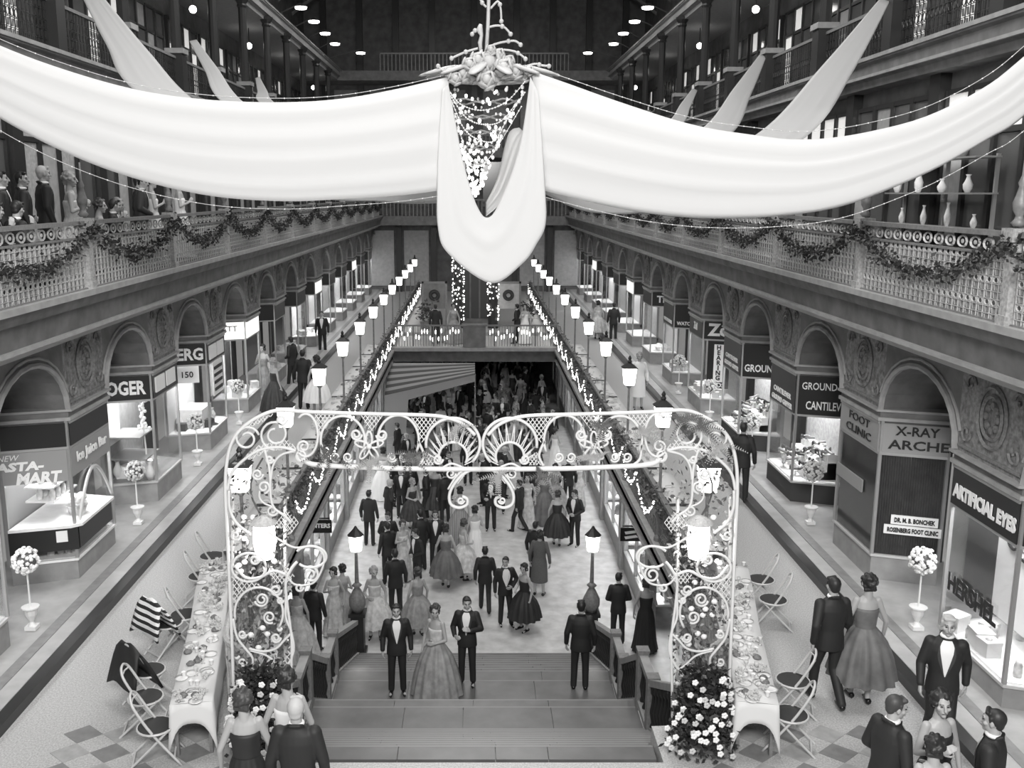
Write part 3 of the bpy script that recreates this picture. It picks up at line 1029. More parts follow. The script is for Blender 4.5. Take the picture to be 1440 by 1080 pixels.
def storefront(s, k, cfg):
    yc = 15.85 + BAY * k
    lab = cfg['label']
    t = thing('shop_front', (s * 7.4, yc + 0.9, 0.15), lab, 'shop front')
    foot = [(6.93, yc), (6.93, yc + 1.75), (7.93, yc + 2.07), (7.93, yc - 0.34)]
    fp = lambda g=0.0: [(s * (x - (g if x < 7 else 0)), y + (g if y > yc + 1 else -g)) for x, y in foot]
    zb = cfg.get('plinth', 0.58)
    ob('plinth', MB().prism(fp(), 0.15, zb), cfg.get('plinth_mat', 'plinth_grey'), t)
    ob('sill', MB().prism(fp(0.03), zb, zb + 0.04), cfg.get('sill_mat', 'moulding_light'), t)
    ob('display_floor', MB().prism([(s * (x + 0.03 if x < 7 else x - 0.03), y) for x, y in [(6.93, yc + 0.03), (6.93, yc + 1.72), (7.93, yc + 2.0), (7.93, yc - 0.28)]], zb + 0.04, zb + 0.05), cfg.get('floor_mat', 'display_white'), t)
    ob('back_panel', MB().box(s * 7.93, s * 8.0, yc - 0.34, yc + 2.07, zb, 3.0), cfg.get('back_mat', 'display_grey'), t)
    ob('soffit', MB().prism(fp(), 2.96, 3.0), 'vault', t)
    fr = 'frame_steel'
    for x, y in foot:
        ob('mullion', MB().box(s * x - 0.025, s * x + 0.025, y - 0.025, y + 0.025, zb, 3.0), fr, t)
    zs = cfg.get('sign_z', 2.45)
    ob('transom', MB().bar((s * 6.93, yc, zs - 0.02), (s * 7.93, yc - 0.34, zs - 0.02), 0.06, 0.05), fr, t)
    ob('transom', MB().bar((s * 6.93, yc, zs - 0.02), (s * 6.93, yc + 1.75, zs - 0.02), 0.06, 0.05), fr, t)
    gm = 'pane_glass'
    nA = Vector((-s * 0.322, -0.947, 0)) * 0.012
    ob('window_pane', MB().slab([(s * 6.95, yc, zb + 0.05), (s * 7.93, yc - 0.33, zb + 0.05), (s * 7.93, yc - 0.33, zs), (s * 6.95, yc, zs)], nA), gm, t)
    ob('window_pane', MB().box(s * 6.925, s * 6.935, yc + 0.02, yc + 1.73, zb + 0.05, zs), gm, t)
    ob('window_pane', MB().slab([(s * 6.95, yc + 1.75, zb + 0.05), (s * 7.93, yc + 2.06, zb + 0.05), (s * 7.93, yc + 2.06, zs), (s * 6.95, yc + 1.75, zs)], (0, 0.012, 0)), gm, t)
    # sign boards on the canted and front faces
    ma = cfg.get('signA_mat', 'sign_black')
    mb_ = cfg.get('signB_mat', 'sign_black')
    sa = ob('sign_board', MB().slab([on_face(s, yc, 0.02, zs), on_face(s, yc, 1.05, zs), on_face(s, yc, 1.05, 2.96), on_face(s, yc, 0.02, 2.96)], nA * 2.5), ma, t)
    sb = ob('sign_board', MB().box(s * 6.89, s * 6.93, yc + 0.02, yc + 1.74, zs, 2.96), mb_, t)
    ob('transom', MB().box(s * 6.87, s * 6.93, yc + 0.02, yc + 1.74, 2.94, 2.98), fr, t)
    xA = Vector((s * 0.947, -0.322, 0)) * s        # reading direction on the canted face
    xB = Vector((0, -1.0 * s, 0))                  # reading direction on the front face
    for txt, z, size, ltr, u0, fit, bold in cfg.get('textA', ()):
        o = on_face(s, yc, u0, z, 0.045)
        lettering(txt, size, ltr, sa, o, xA, bold=bold, fit=fit, align='LEFT' if s > 0 else 'RIGHT')
    for txt, z, size, ltr, v0, fit, bold in cfg.get('textB', ()):
        o = Vector((s * 6.875, yc + v0, z))
        lettering(txt, size, ltr, sb, o, xB, bold=bold, fit=fit, align='CENTER')
    if cfg.get('light', 0):
        d = bpy.data.lights.new('shop_window_lamp', 'AREA')
        d.shape = 'RECTANGLE'
        d.size, d.size_y, d.energy = 0.7, 1.5, cfg['light'] * 1.5
        o = bpy.data.objects.new('shop_window_lamp', d)
        COL.objects.link(o)
        o.location = (s * 7.4, yc + 0.87, 2.9)
    # goods
    lb = cfg.get('goods_label', 'goods')
    zf = zb + 0.05
    kinds = cfg.get('goods', ())
    for kind, n, m in kinds:
        for i in range(n):
            x = 7.05 + 0.8 * srnd.random()
            y = yc + 0.05 + 1.6 * srnd.random()
            f = (x - 6.95)
            if kind == 'shoe':
                h = 0.02 + 0.75 * f * srnd.uniform(0.6, 1.1)
                o = thing('display_shoe', (s * x, y, zf), 'leather shoe on a white pedestal in ' + lb, 'shoe', 'shoes in ' + lb, rotz=srnd.uniform(0, 6.28))
                ob('upper', shoe_me, m if i % 3 else 'shoe_leather_tan', o, world=False, loc=(0, 0, h))
                st_ = ob('pedestal', stand_me, 'display_white', o, world=False)
                st_.scale = (1.1, 1.1, h)
            else:
                me, cat = {'box': (box_me, 'box'), 'vase': (vase_me, 'vase'), 'hat': (hat_me, 'hat'), 'jar': (jar_me, 'jar')}[kind]
                o = ob(cat if kind != 'box' else 'gift_box', me, m, None, loc=(s * x, y, zf), rotz=srnd.uniform(0, 3))
                q = srnd.uniform(0.8, 1.3)
                o.scale = (q, q, q)
                tag(o, {'box': 'pale boxed goods on show in ', 'vase': 'vase on show in ', 'hat': 'hat on show in ', 'jar': 'small jar on show in '}[kind] + lb, cat, kind + ' goods in ' + lb)
    return t


W, K = 'sign_letter_white', 'sign_letter_black'
R = {}
R[-1] = dict(label='shop front with artificial eyes sign and big name on its glass', plinth=0.45, back_mat='display_grey', signA_mat='sign_black', light=70,
             textB=[('ARTIFICIAL EYES', 2.62, 0.26, W, 0.85, 1.62, 0.012)], sign_z=2.4, goods_label='the artificial eyes window', goods=[('box', 5, 'display_white'), ('jar', 6, 'goods_pale')])
R[0] = dict(label='curtained X-ray arches foot clinic shop front', signA_mat='sign_grey', signB_mat='sign_grey', back_mat='dress_dark', floor_mat='display_dark', light=0,
            textA=[('X-RAY', 2.84, 0.22, K, 0.22, 0.68, 0.004), ('ARCHES', 2.6, 0.22, K, 0.12, 1.08, 0.004)], textB=[('FOOT', 2.82, 0.2, K, 0.85, 0.9, 0.0), ('CLINIC', 2.6, 0.2, K, 0.85, 1.1, 0.0)])
R[1] = dict(label='shoe shop front with ground gripper and cantilever signs', light=75, sign_z=2.12,
            textA=[('GROUND GRIPPER', 2.74, 0.22, W, 0.08, 1.36, 0.002), ('CANTILEVER', 2.32, 0.25, W, 0.18, 0.88, 0.004)],
            textB=[('CANTILEVER', 2.42, 0.16, W, 0.85, 1.2, 0.003), ('GROUND GRIPPER', 2.22, 0.16, W, 0.85, 1.4, 0.003)],
            goods_label='the cantilever shoe window', goods=[('shoe', 34, 'shoe_leather')], plinth_mat='display_dark')
R[2] = dict(label='shoe shop front with a single ground gripper sign', light=75, sign_z=2.12,
            textA=[('GROUND GRIPPER', 2.34, 0.26, W, 0.06, 1.62, 0.006)],
            textB=[('CANTILEVER', 2.46, 0.16, W, 0.85, 1.2, 0.003), ('GROUND GRIPPER', 2.26, 0.16, W, 0.85, 1.4, 0.003)],
            goods_label='the ground gripper shoe window', goods=[('shoe', 30, 'shoe_leather')], plinth_mat='display_dark')
R[3] = dict(label='hearing aid shop front with Zell script sign', light=45, textA=[('Zell', 2.72, 0.5, W, 0.15, None, 0.02)], textB=[('Zell', 2.72, 0.3, W, 0.85, None, 0.01)],
            goods_label='the hearing aid window', goods=[('box', 12, 'display_white')])
R[4] = dict(label='watch repair shop front with small white lettering', light=40, sign_z=2.2, textA=[('WATCH REP', 2.34, 0.17, W, 0.1, 0.85, 0.006)], textB=[('WATCH REPAIR', 2.34, 0.16, W, 0.85, 1.4, 0.003)],
            goods_label='the watch repair window', goods=[('box', 6, 'goods_pale'), ('jar', 8, 'glassware')])
R[5] = dict(label='shop front with TIM on its dark sign', light=45, back_mat='display_white', textA=[('TIM', 2.7, 0.36, W, 0.2, None, 0.012)], goods_label='the TIM shop window', goods=[('hat', 6, 'goods_pale')])
L = {}
L[-1] = dict(label='shop front before the juice bar, mostly out of view', light=40)
L[0] = dict(label='juice bar shop front with wide counter and mart sign', plinth=0.5, plinth_mat='plinth_grey', sill_mat='display_white', signA_mat='sign_black', signB_mat='sign_black', sign_z=2.55, light=70, back_mat='sign_grey',
            goods_label='the juice bar window', goods=[('jar', 20, 'goods_pale'), ('box', 4, 'display_white')])
L[1] = dict(label='shop front with OGER in large white block letters', light=55, textA=[('OGER', 2.7, 0.4, W, 0.12, 0.8, 0.014)], signB_mat='sign_black', back_mat='display_grey', floor_mat='display_grey',
            goods_label='the OGER window', goods=[('hat', 4, 'goods_pale'), ('vase', 5, 'display_white'), ('box', 4, 'display_white')])
L[2] = dict(label='shop front with BERG in large white block letters', light=80, textA=[('BERG', 2.7, 0.42, W, 0.06, 0.86, 0.014)], back_mat='display_white',
            goods_label='the BERG window', goods=[('hat', 5, 'shoe_leather'), ('box', 8, 'display_dark'), ('vase', 4, 'goods_pale')])
L[3] = dict(label='shop front with lit BATT sign board', light=55, signA_mat='lit_sign', signB_mat='lit_sign', textA=[('BATT', 2.76, 0.24, K, 0.22, 0.6, 0.0)], back_mat='display_dark',
            goods_label='the BATT window', goods=[('box', 8, 'display_white')])
L[4] = dict(label='dark shop front beyond the BATT sign', light=12, back_mat='display_dark', goods_label='the dark window past BATT', goods=[('hat', 4, 'goods_pale')])
L[5] = dict(label='dark shop front second beyond the BATT sign', light=12, back_mat='display_dark', goods_label='the second dark window past BATT', goods=[('box', 4, 'goods_pale')])
L[6] = dict(label='bright shop front with lit white boards third beyond BATT', light=70, signA_mat='sign_black', signB_mat='lit_sign', back_mat='display_white', goods_label='the bright far window', goods=[('box', 5, 'goods_pale')])
ORD = {6: 'sixth', 7: 'seventh', 8: 'eighth', 9: 'ninth', 10: 'tenth', 11: 'eleventh'}
fronts = {}
for k in range(-1, 12):
    for s, T in ((-1, L), (1, R)):
        cfg = T.get(k)
        if cfg is None:
            nm = 'BATT sign' if s < 0 else 'X-ray arches clinic'
            cfg = dict(label='distant lit shop front, %s from the %s' % (ORD[k] if s > 0 else ORD.get(k - 3, ['fourth', 'fifth'][k % 2] if k < 9 else 'far'), nm), light=45, back_mat='display_white' if k % 2 else 'curtain',
                       signA_mat='sign_black', signB_mat='lit_sign' if k % 3 == 0 else 'sign_black')
        fronts[(s, k)] = storefront(s, k, cfg)

# extra fittings of particular shops ------------------------------------------------
t = fronts[(1, 0)]
yc = 15.85
for i in range(26):            # heavy gathered curtain behind the glass of the clinic
    u = 0.05 + 0.97 * i / 25
    p = on_face(1, yc, u, 0)
    ob('curtain_fold', MB().lathe([(0.035, 0.63), (0.03, 1.5), (0.035, 2.44)], 6, (p.x, p.y + 0.06, 0)), 'dress_dark', t)
for i in range(34):
    ob('curtain_fold', MB().lathe([(0.035, 0.63), (0.03, 1.5), (0.035, 2.44)], 6, (7.0, yc + 0.04 + 1.68 * i / 33, 0)), 'dress_dark', t)
for z, a, b, txt in ((1.28, 0.26, 1.0, 'DR. M. B. BONCHEK'), (1.1, 0.16, 1.06, 'ROSENBERG FOOT CLINIC')):
    bd = ob('name_board', MB().slab([on_face(1, yc, a, z - 0.08), on_face(1, yc, b, z - 0.08), on_face(1, yc, b, z + 0.08), on_face(1, yc, a, z + 0.08)], (-0.01, -0.03, 0)), 'sign_white', t)
    lettering(txt, 0.11, K, bd, on_face(1, yc, a + 0.05, z, 0.05), Vector((0.947, -0.322, 0)), fit=b - a - 0.1, bold=0.004)
ob('name_board', MB().box(6.89, 6.92, yc + 0.55, yc + 1.75, 1.55, 1.78), 'sign_grey', t)
t = fronts[(1, -1)]
yc = 11.55
bd = ob('poster', MB().box(7.6, 7.63, yc + 0.55, yc + 1.65, 0.75, 2.25), 'sign_white', t)
ob('poster_spectacles', MB().tube([(7.58, yc + 1.25 + 0.13 * cos(a), 2.0 + 0.13 * sin(a)) for a in [2 * pi * i / 14 for i in range(14)]], 0.025, 5, True)
   .tube([(7.58, yc + 0.9 + 0.16 * cos(a), 1.95 + 0.13 * sin(a)) for a in [pi + pi * i / 10 for i in range(11)]], 0.04, 5), 'sign_black', bd)
lettering('HERSHEL', 0.36, K, bd, (6.9, yc + 0.95, 1.25), (0, -1, 0), fit=1.3, align='CENTER', bold=0.012)
t = fronts[(1, 3)]
yc = 15.85 + BAY * 3
bd = ob('hanging_sign', MB().slab([on_face(1, yc, 0.15, 0.95), on_face(1, yc, 0.8, 0.95), on_face(1, yc, 0.8, 2.4), on_face(1, yc, 0.15, 2.4)], (-0.01, -0.03, 0)), 'sign_black', t)
b2 = ob('letter_strip', MB().slab([on_face(1, yc, 0.34, 1.15, 0.04), on_face(1, yc, 0.62, 1.15, 0.04), on_face(1, yc, 0.62, 2.3, 0.04), on_face(1, yc, 0.34, 2.3, 0.04)], (-0.003, -0.01, 0)), 'sign_white', bd)
for i, ch in enumerate('HEARING'):
    lettering(ch, 0.19, K, bd, on_face(1, yc, 0.48, 2.2 - 0.155 * i, 0.06), Vector((0.947, -0.322, 0)), align='CENTER', bold=0.006)
lettering('AIDS', 0.2, W, bd, on_face(1, yc, 0.48, 1.05, 0.06), Vector((0.947, -0.322, 0)), align='CENTER', bold=0.006)
# juice bar: painted boards below the black band, white counter with black front
t = fronts[(-1, 0)]
yc = 15.85
bdA = ob('painted_board', MB().slab([on_face(-1, yc, 0.03, 1.95), on_face(-1, yc, 1.05, 1.95), on_face(-1, yc, 1.05, 2.5), on_face(-1, yc, 0.03, 2.5)], (0.008, -0.03, 0)), 'sign_grey', t)
bdB = ob('painted_board', MB().box(-6.9, -6.92, yc + 0.03, yc + 1.72, 2.0, 2.5), 'sign_grey', t)
xA = Vector((0.947, 0.322, 0))
lettering('NEW', 0.14, W, bdA, on_face(-1, yc, 0.78, 2.42, 0.05), xA, align='RIGHT', slant=0.3)
lettering('PASTA-', 0.2, W, bdA, on_face(-1, yc, 0.4, 2.26, 0.05), xA, align='RIGHT', bold=0.01, slant=0.2, fit=0.86)
lettering('MART', 0.26, W, bdA, on_face(-1, yc, 0.15, 2.04, 0.05), xA, align='RIGHT', bold=0.012, slant=0.2)
lettering('Ice Juice Bar', 0.24, W, bdB, (-6.87, yc + 0.85, 2.3), (0, 1, 0), align='CENTER', bold=0.008, fit=1.35)
ob('counter_top', MB().prism([(-6.8, yc + 0.02), (-6.8, yc + 1.5), (-7.9, yc + 1.75), (-7.9, yc - 0.4), (-6.95, yc - 0.12)], 1.12, 1.17), 'display_white', t)
ob('counter_front', MB().slab([on_face(-1, yc, -0.05, 0.72, 0.04), on_face(-1, yc, 1.05, 0.72, 0.04), on_face(-1, yc, 1.05, 1.12, 0.04), on_face(-1, yc, -0.05, 1.12, 0.04)], (0.01, -0.03, 0)), 'sign_black', t)
ob('counter_front', MB().box(-6.86, -6.9, yc, yc + 1.5, 0.72, 1.12), 'sign_black', t)
sh = ob('badge', MB().slab([on_face(-1, yc, 0.12, 0.88, 0.08), on_face(-1, yc, 0.3, 0.88, 0.08), on_face(-1, yc, 0.3, 1.08, 0.08), on_face(-1, yc, 0.12, 1.08, 0.08)], (0, -0.01, 0)), 'sign_white', t)
ob('menu_shelf', MB().box(-7.8, -7.3, yc + 0.1, yc + 1.1, 1.5, 1.53).box(-7.8, -7.3, yc + 0.1, yc + 1.1, 1.75, 1.78), 'display_white', t)
ob('arched_tube', MB().tube([(-6.88, yc + 0.1 + 1.5 * i / 14, 1.2 + 0.75 * sin(pi * i / 14)) for i in range(15)], 0.03, 6), 'moulding_light', t)
for i in range(16):
    o = ob('jar', jar_me, 'goods_pale', None, loc=(-7.35 - 0.25 * (i % 2), yc + 0.17 + 0.055 * i, 1.53 if i % 4 < 2 else 1.78))
    tag(o, 'small pale jar on the juice bar menu shelves', 'jar', 'jars on the juice bar shelves')
o = thing('flower_basket', (-7.1, yc + 0.55, 1.17), 'white ruffled basket on the juice bar counter', 'basket')
ob('basket', MB().lathe([(0.14, 0), (0.18, 0.14), (0.2, 0.16)], 10), 'goods_pale', o, world=False)
for i in range(12):
    ob('blossom', MB().ellip((0.12 * cos(i * 2.4), 0.12 * sin(i * 2.4), 0.2 + 0.05 * (i % 3)), 0.07, 0.07, 0.06, 6, 4), 'petal_white', o, world=False)
# OGER: white boards, flowering branch, shelves
t = fronts[(-1, 1)]
yc = 15.85 + BAY
for v0 in (0.45, 1.2):
    ob('white_board', MB().box(-6.86, -6.89, yc + v0 - 0.3, yc + v0 + 0.3, 2.55, 2.88), 'sign_white', fronts[(-1, 1)])
ob('backdrop', MB().box(-7.88, -7.92, yc - 0.15, yc + 0.6, 1.4, 2.4), 'sign_white', t)
ob('shelf', MB().box(-7.9, -7.2, yc - 0.1, yc + 0.8, 1.58, 1.61), 'frame_steel', t)
ob('shelf', MB().box(-7.9, -7.1, yc - 0.1, yc + 0.8, 1.1, 1.13), 'frame_steel', t)
o = thing('flowering_branch', (-7.25, yc + 0.3, 0.63), 'tall white flowering branch in the OGER window', 'branch')
ob('stem', MB().tube([(0, 0, 0), (0.02, 0, 0.6), (-0.02, 0.02, 1.2), (0.03, 0, 1.7)], 0.02, 6), 'display_white', o, world=False)
for i in range(26):
    ob('blossom', MB().ellip((srnd.gauss(0, 0.06), srnd.gauss(0, 0.06), 1.1 + 0.65 * srnd.random()), 0.04, n=6, m=4), 'petal_white', o, world=False)
# BERG: price card and striped notice
t = fronts[(-1, 2)]
yc = 15.85 + 2 * BAY
bd = ob('price_card', MB().slab([on_face(-1, yc, 0.2, 1.95, -0.06), on_face(-1, yc, 0.8, 1.95, -0.06), on_face(-1, yc, 0.8, 2.4, -0.06), on_face(-1, yc, 0.2, 2.4, -0.06)], (0, 0.02, 0)), 'sign_white', t)
lettering('150', 0.22, K, bd, on_face(-1, yc, 0.5, 2.17, -0.03), xA, align='CENTER', bold=0.004)
bd = ob('notice', MB().box(-6.88, -6.9, yc + 0.4, yc + 1.35, 1.5, 2.4), 'sign_white', t)
for i in range(4):
    ob('notice_line', MB().box(-6.86, -6.885, yc + 0.5, yc + 1.25, 1.62 + 0.19 * i, 1.7 + 0.19 * i), 'sign_black', bd)
for v0 in (0.45, 1.2):
    ob('white_board', MB().box(-6.86, -6.89, yc + v0 - 0.32, yc + v0 + 0.32, 2.52, 2.88), 'sign_white', t)
ob('display_plinth', MB().box(-7.8, -7.2, yc + 0.3, yc + 1.2, 0.63, 1.15), 'display_white', t)
# cantilever and gripper windows: stepped white banks under the shoes
for k in (1, 2):
    yc = 15.85 + BAY * k
    for j in range(3):
        ob('display_step', MB().box(7.25 + 0.22 * j, 7.92, yc, yc + 1.75, 0.63, 0.8 + 0.2 * j), 'display_white', fronts[(1, k)])
    ob('backdrop', MB().box(7.86, 7.92, yc - 0.2, yc + 1.9, 1.2, 2.1), 'curtain', fronts[(1, k)])

# ------------------------------------------------------------------ topiary urns on the shop pavement
urn_me = MB().box(-0.085, 0.085, -0.085, 0.085, 0, 0.06).lathe([(0.06, 0.06), (0.03, 0.12), (0.055, 0.17), (0.09, 0.24), (0.1, 0.32), (0.135, 0.35), (0.135, 0.37)], 12).mesh('urn')
stem_me = MB().lathe([(0.016, 0.36), (0.014, 0.98)], 6).mesh('stem')
brr = random.Random(5)
ball = MB()
for i in range(130):
    u, v = brr.uniform(-1, 1), brr.uniform(0, 2 * pi)
    q = sqrt(1 - u * u)
    d = Vector((q * cos(v), q * sin(v), u))
    ball.ellip(d * brr.uniform(0.16, 0.21), 0.035, 0.035, 0.022, 5, 4, M=d.to_track_quat('Z', 'Y').to_matrix())
ball_me = ball.mesh('flower_ball')
core_me = MB().ellip((0, 0, 0), 0.16, n=10, m=7).mesh('leaf_core')
URN = {(-1, 0): 'before the juice bar', (-1, 1): 'before the OGER shop', (-1, 2): 'before the BERG shop', (-1, 3): 'before the BATT shop', (1, 0): 'before the curtained foot clinic', (1, 1): 'before the cantilever shoe window', (1, 2): 'before the gripper shoe window',
       (1, 3): 'before the hearing aid shop', (1, 4): 'before the watch repair shop'}
for (s, k), w in URN.items():
    yc = 15.85 + BAY * k
    t = thing('topiary_urn', (s * 6.85, yc - 2.0 if k == 0 else yc - 1.5, 0.162), 'round flower-ball topiary on a thin stem in a white urn ' + w, 'topiary')
    ob('urn', urn_me, 'urn_white', t, smooth=False, world=False)
    ob('stem', stem_me, 'urn_white', t, world=False)
    ob('leaf_core', core_me, 'leaf_mid', t, world=False, loc=(0, 0, 1.12))
    stuff(ob('blossoms', ball_me, 'petal_pale' if k else 'petal_white', t, world=False, loc=(0, 0, 1.12)))

# ------------------------------------------------------------------ lower-floor shop fronts
LOWL = ['at the stair foot', 'second from the stair foot', 'third from the stair foot', 'fourth from the stair foot', 'fifth from the stair foot', 'sixth from the stair foot', 'seventh from the stair foot']
for s, sd, nm in SIDES:
    for k in range(7):
        y0 = 22.3 + BAY * k
        X = 4.35
        t = thing('lower_shop_front', (s * X, y0, -4), 'bright lower-floor shop front %s on the %s' % (LOWL[k], nm), 'shop front')
        ob('base', MB().box(s * X, s * (X + 0.1), y0 + 0.2, y0 + BAY - 0.2, -4, -3.4), 'plinth_grey', t)
        ob('pilaster', MB().box(s * (X - 0.12), s * (X + 0.12), y0 - 0.2, y0 + 0.2, -4, -0.55), 'moulding', t)
        ob('fascia', MB().box(s * (X - 0.02), s * (X + 0.12), y0 + 0.2, y0 + BAY - 0.2, -1.3, -0.55), 'sign_black' if k % 2 else 'plaster', t)
        for j in range(2):
            ya = y0 + 0.25 + j * (BAY - 0.5) / 2
            yb = ya + (BAY - 0.5) / 2
            fr = MB()
            for yy in (ya + 0.03, yb - 0.03):
                fr.box(s * (X - 0.03), s * (X + 0.05), yy - 0.03, yy + 0.03, -3.4, -1.3)
            fr.box(s * (X - 0.03), s * (X + 0.05), ya, yb, -3.44, -3.38)
            w = ob('window_frame', fr, 'frame_steel', t)
            ob('window_pane', MB().box(s * (X + 0.01), s * (X + 0.02), ya + 0.05, yb - 0.05, -3.4, -1.3), 'pane_glass', w)
        ob('display_shelf', MB().box(s * (X + 0.12), s * (X + 0.9), y0 + 0.25, y0 + BAY - 0.25, -3.42, -3.36), 'display_white', t)
        ob('display_back', MB().box(s * (X + 0.9), s * (X + 0.95), y0 + 0.25, y0 + BAY - 0.25, -3.4, -1.3), 'display_white', t)
        if k < 5:
            d = bpy.data.lights.new('lower_window_lamp', 'AREA')
            d.shape = 'RECTANGLE'
            d.size, d.size_y, d.energy = 0.6, 3.2, 170 if k < 3 else 110
            o = bpy.data.objects.new('lower_window_lamp', d)
            COL.objects.link(o)
            o.location = (s * (X + 0.45), y0 + BAY / 2, -0.75)
            for i in range(9):
                o = ob('hat' if i % 3 else 'vase', hat_me if i % 3 else vase_me, ['goods_pale', 'display_dark', 'curtain'][i % 3], None, loc=(s * (X + 0.3 + 0.4 * srnd.random()), y0 + 0.5 + 0.36 * i, -3.36))
                o.scale = (1.5, 1.5, 1.8)
                tag(o, ('hat' if i % 3 else 'vase') + ' in the lower shop window %s on the %s' % (LOWL[k], nm), 'hat' if i % 3 else 'vase', 'lower window goods %d %s' % (k, nm))
# projecting signs on the lower floor
for s, y0, txt in ((-1, 24.0, 'PRINTERS'), (1, 23.4, '')):
    t = thing('projecting_sign', (s * 4.1, y0, -1.6), 'small black hanging sign with white letters over lower shops' if s < 0 else 'square black hanging sign with white arrows over lower window', 'sign')
    b = ob('board', MB().slab([(s * 3.75, y0, -2.0), (s * 4.3, y0, -2.0), (s * 4.3, y0, -1.65), (s * 3.75, y0, -1.65)], (0, 0.05, 0)), 'sign_black', t)
    if txt:
        lettering('NTERS', 0.16, W, b, (-4.02, y0 - 0.01, -1.8), (1, 0, 0), align='CENTER', bold=0.006)
    else:
        for q in (0, 1):
            ob('arrow', MB().slab([(3.85, y0 - 0.01, -1.74 - 0.13 * q), (4.15, y0 - 0.01, -1.7 - 0.13 * q), (4.2, y0 - 0.01, -1.76 - 0.13 * q), (3.88, y0 - 0.01, -1.81 - 0.13 * q)], (0, -0.01, 0)), 'sign_white', b)
    ob('bracket', MB().bar((s * 3.8, y0 + 0.02, -1.6), (s * 4.35, y0 + 0.02, -1.6), 0.03), 'iron_dark', t)

# ------------------------------------------------------------------ striped awning on the lower floor, far-end decorations
t = thing('striped_awning', (-2, 40, -4), 'striped canvas awning with pale valance beneath the footbridge', 'awning')
A, B, C, D = at(548, 511, 41.3), at(668, 511, 41.3), at(668, 527, 38.6), at(541, 556, 38.6)
for i in range(10):
    f0, f1 = i / 10, (i + 1) / 10
    pts = [A.lerp(D, f0), B.lerp(C, f0), B.lerp(C, f1), A.lerp(D, f1)]
    ob('stripe', MB().slab(pts, (0, 0, 0.02)), 'awning_dark' if i % 2 else 'awning_pale', t)
ob('valance', MB().slab([D, C, C + Vector((0, 0, -0.28)), D + Vector((0, 0, -0.45))], (0, -0.02, 0)), 'awning_pale', t)
ob('side_curtain', MB().slab([D, D + Vector((1.0, 0, 0.12)), D + Vector((0.85, 0, -1.6)), D + Vector((0, 0, -1.8))], (0, -0.03, 0)), 'awning_pale', t)
for p in (C, D):
    ob('pole', MB().lathe([(0.03, 0), (0.03, p.z + 4)], 6, (p.x, p.y + 0.03, -4)), 'iron_mid', t)
lrn = random.Random(12)
for x, lab in ((-0.82, 'nearer the dim wreath panel'), (0.95, 'nearer the bright wreath panel')):
    t = thing('light_column', (x, 48.6, 0), 'column wound with small white lights at the far end ' + lab, 'column')
    ob('shaft', MB().lathe([(0.28, 0), (0.24, 0.2), (0.24, 4.2), (0.3, 4.4), (0.3, 4.6)], 10), 'leaf_dark', t, world=False)
    b = MB()
    for i in range(170):
        a, z = lrn.uniform(0, 6.28), lrn.uniform(0.4, 4.4)
        b.ellip((0.3 * cos(a), 0.3 * sin(a), z), 0.032, n=5, m=4)
    stuff(ob('bulbs', b, 'fairy_glow', t, world=False))
for x, lit in ((-2.05, False), (1.75, True)):
    t = thing('wreath_panel', (x, 49.3, 0), 'bright pale panel hung with a dark wreath at the far end' if lit else 'dim pale panel hung with a dark wreath at the far end', 'panel')
    ob('board', MB().box(-0.55, 0.55, -0.03, 0.03, 0.9, 2.2), 'pane_blind' if lit else 'plaster', t, world=False)
    ob('frame', MB().box(-0.65, -0.55, -0.05, 0.05, 0, 2.3).box(0.55, 0.65, -0.05, 0.05, 0, 2.3).box(-0.65, 0.65, -0.05, 0.05, 2.2, 2.3), 'iron_mid', t, world=False)
    ob('wreath', MB().tube([(0.2 * cos(a), -0.06, 1.6 + 0.2 * sin(a)) for a in [2 * pi * i / 20 for i in range(20)]], 0.09, 6, True), 'leaf_dark', t, world=False)
t = thing('central_kiosk', (0.05, 49.4, 0), 'dark panelled kiosk between the lit columns at the far end', 'kiosk')
ob('body', MB().box(-0.75, 0.75, 0, 1.6, 0, 4.2), 'dark_wall', t, world=False)
for i in range(3):
    ob('panel', MB().box(-0.7 + 0.48 * i, -0.3 + 0.48 * i, -0.04, 0, 0.4, 3.9), 'display_dark', t, world=False)
ob('cornice', MB().box(-1.0, 1.0, -0.1, 1.7, 4.2, 4.5), 'iron_mid', t, world=False)
for i, (x, y) in enumerate(((-0.9, 47.5), (1.0, 48.5))):
    t = thing('potted_shrub', (x * 2.7, y + 0.2, 0), 'leafy potted shrub standing on the far platform', 'plant', 'shrubs on the far platform')
    ob('pot', MB().lathe([(0.2, 0), (0.28, 0.4), (0.3, 0.45)], 10), 'plinth_grey', t, world=False)
    b = MB()
    for j in range(160):
        c = Vector((lrn.gauss(0, 0.25), lrn.gauss(0, 0.25), 0.9 + lrn.gauss(0, 0.25)))
        d = Vector((lrn.uniform(-1, 1), lrn.uniform(-1, 1), lrn.uniform(-0.3, 1))).normalized() * 0.2
        w = d.cross(Vector((0.3, 0.5, 1))).normalized() * 0.06
        b.add([c, c + d * 0.5 + w, c + d, c + d * 0.5 - w], [(0, 1, 2, 3)])
    stuff(ob('foliage', b, 'leaf_mid', t, world=False))
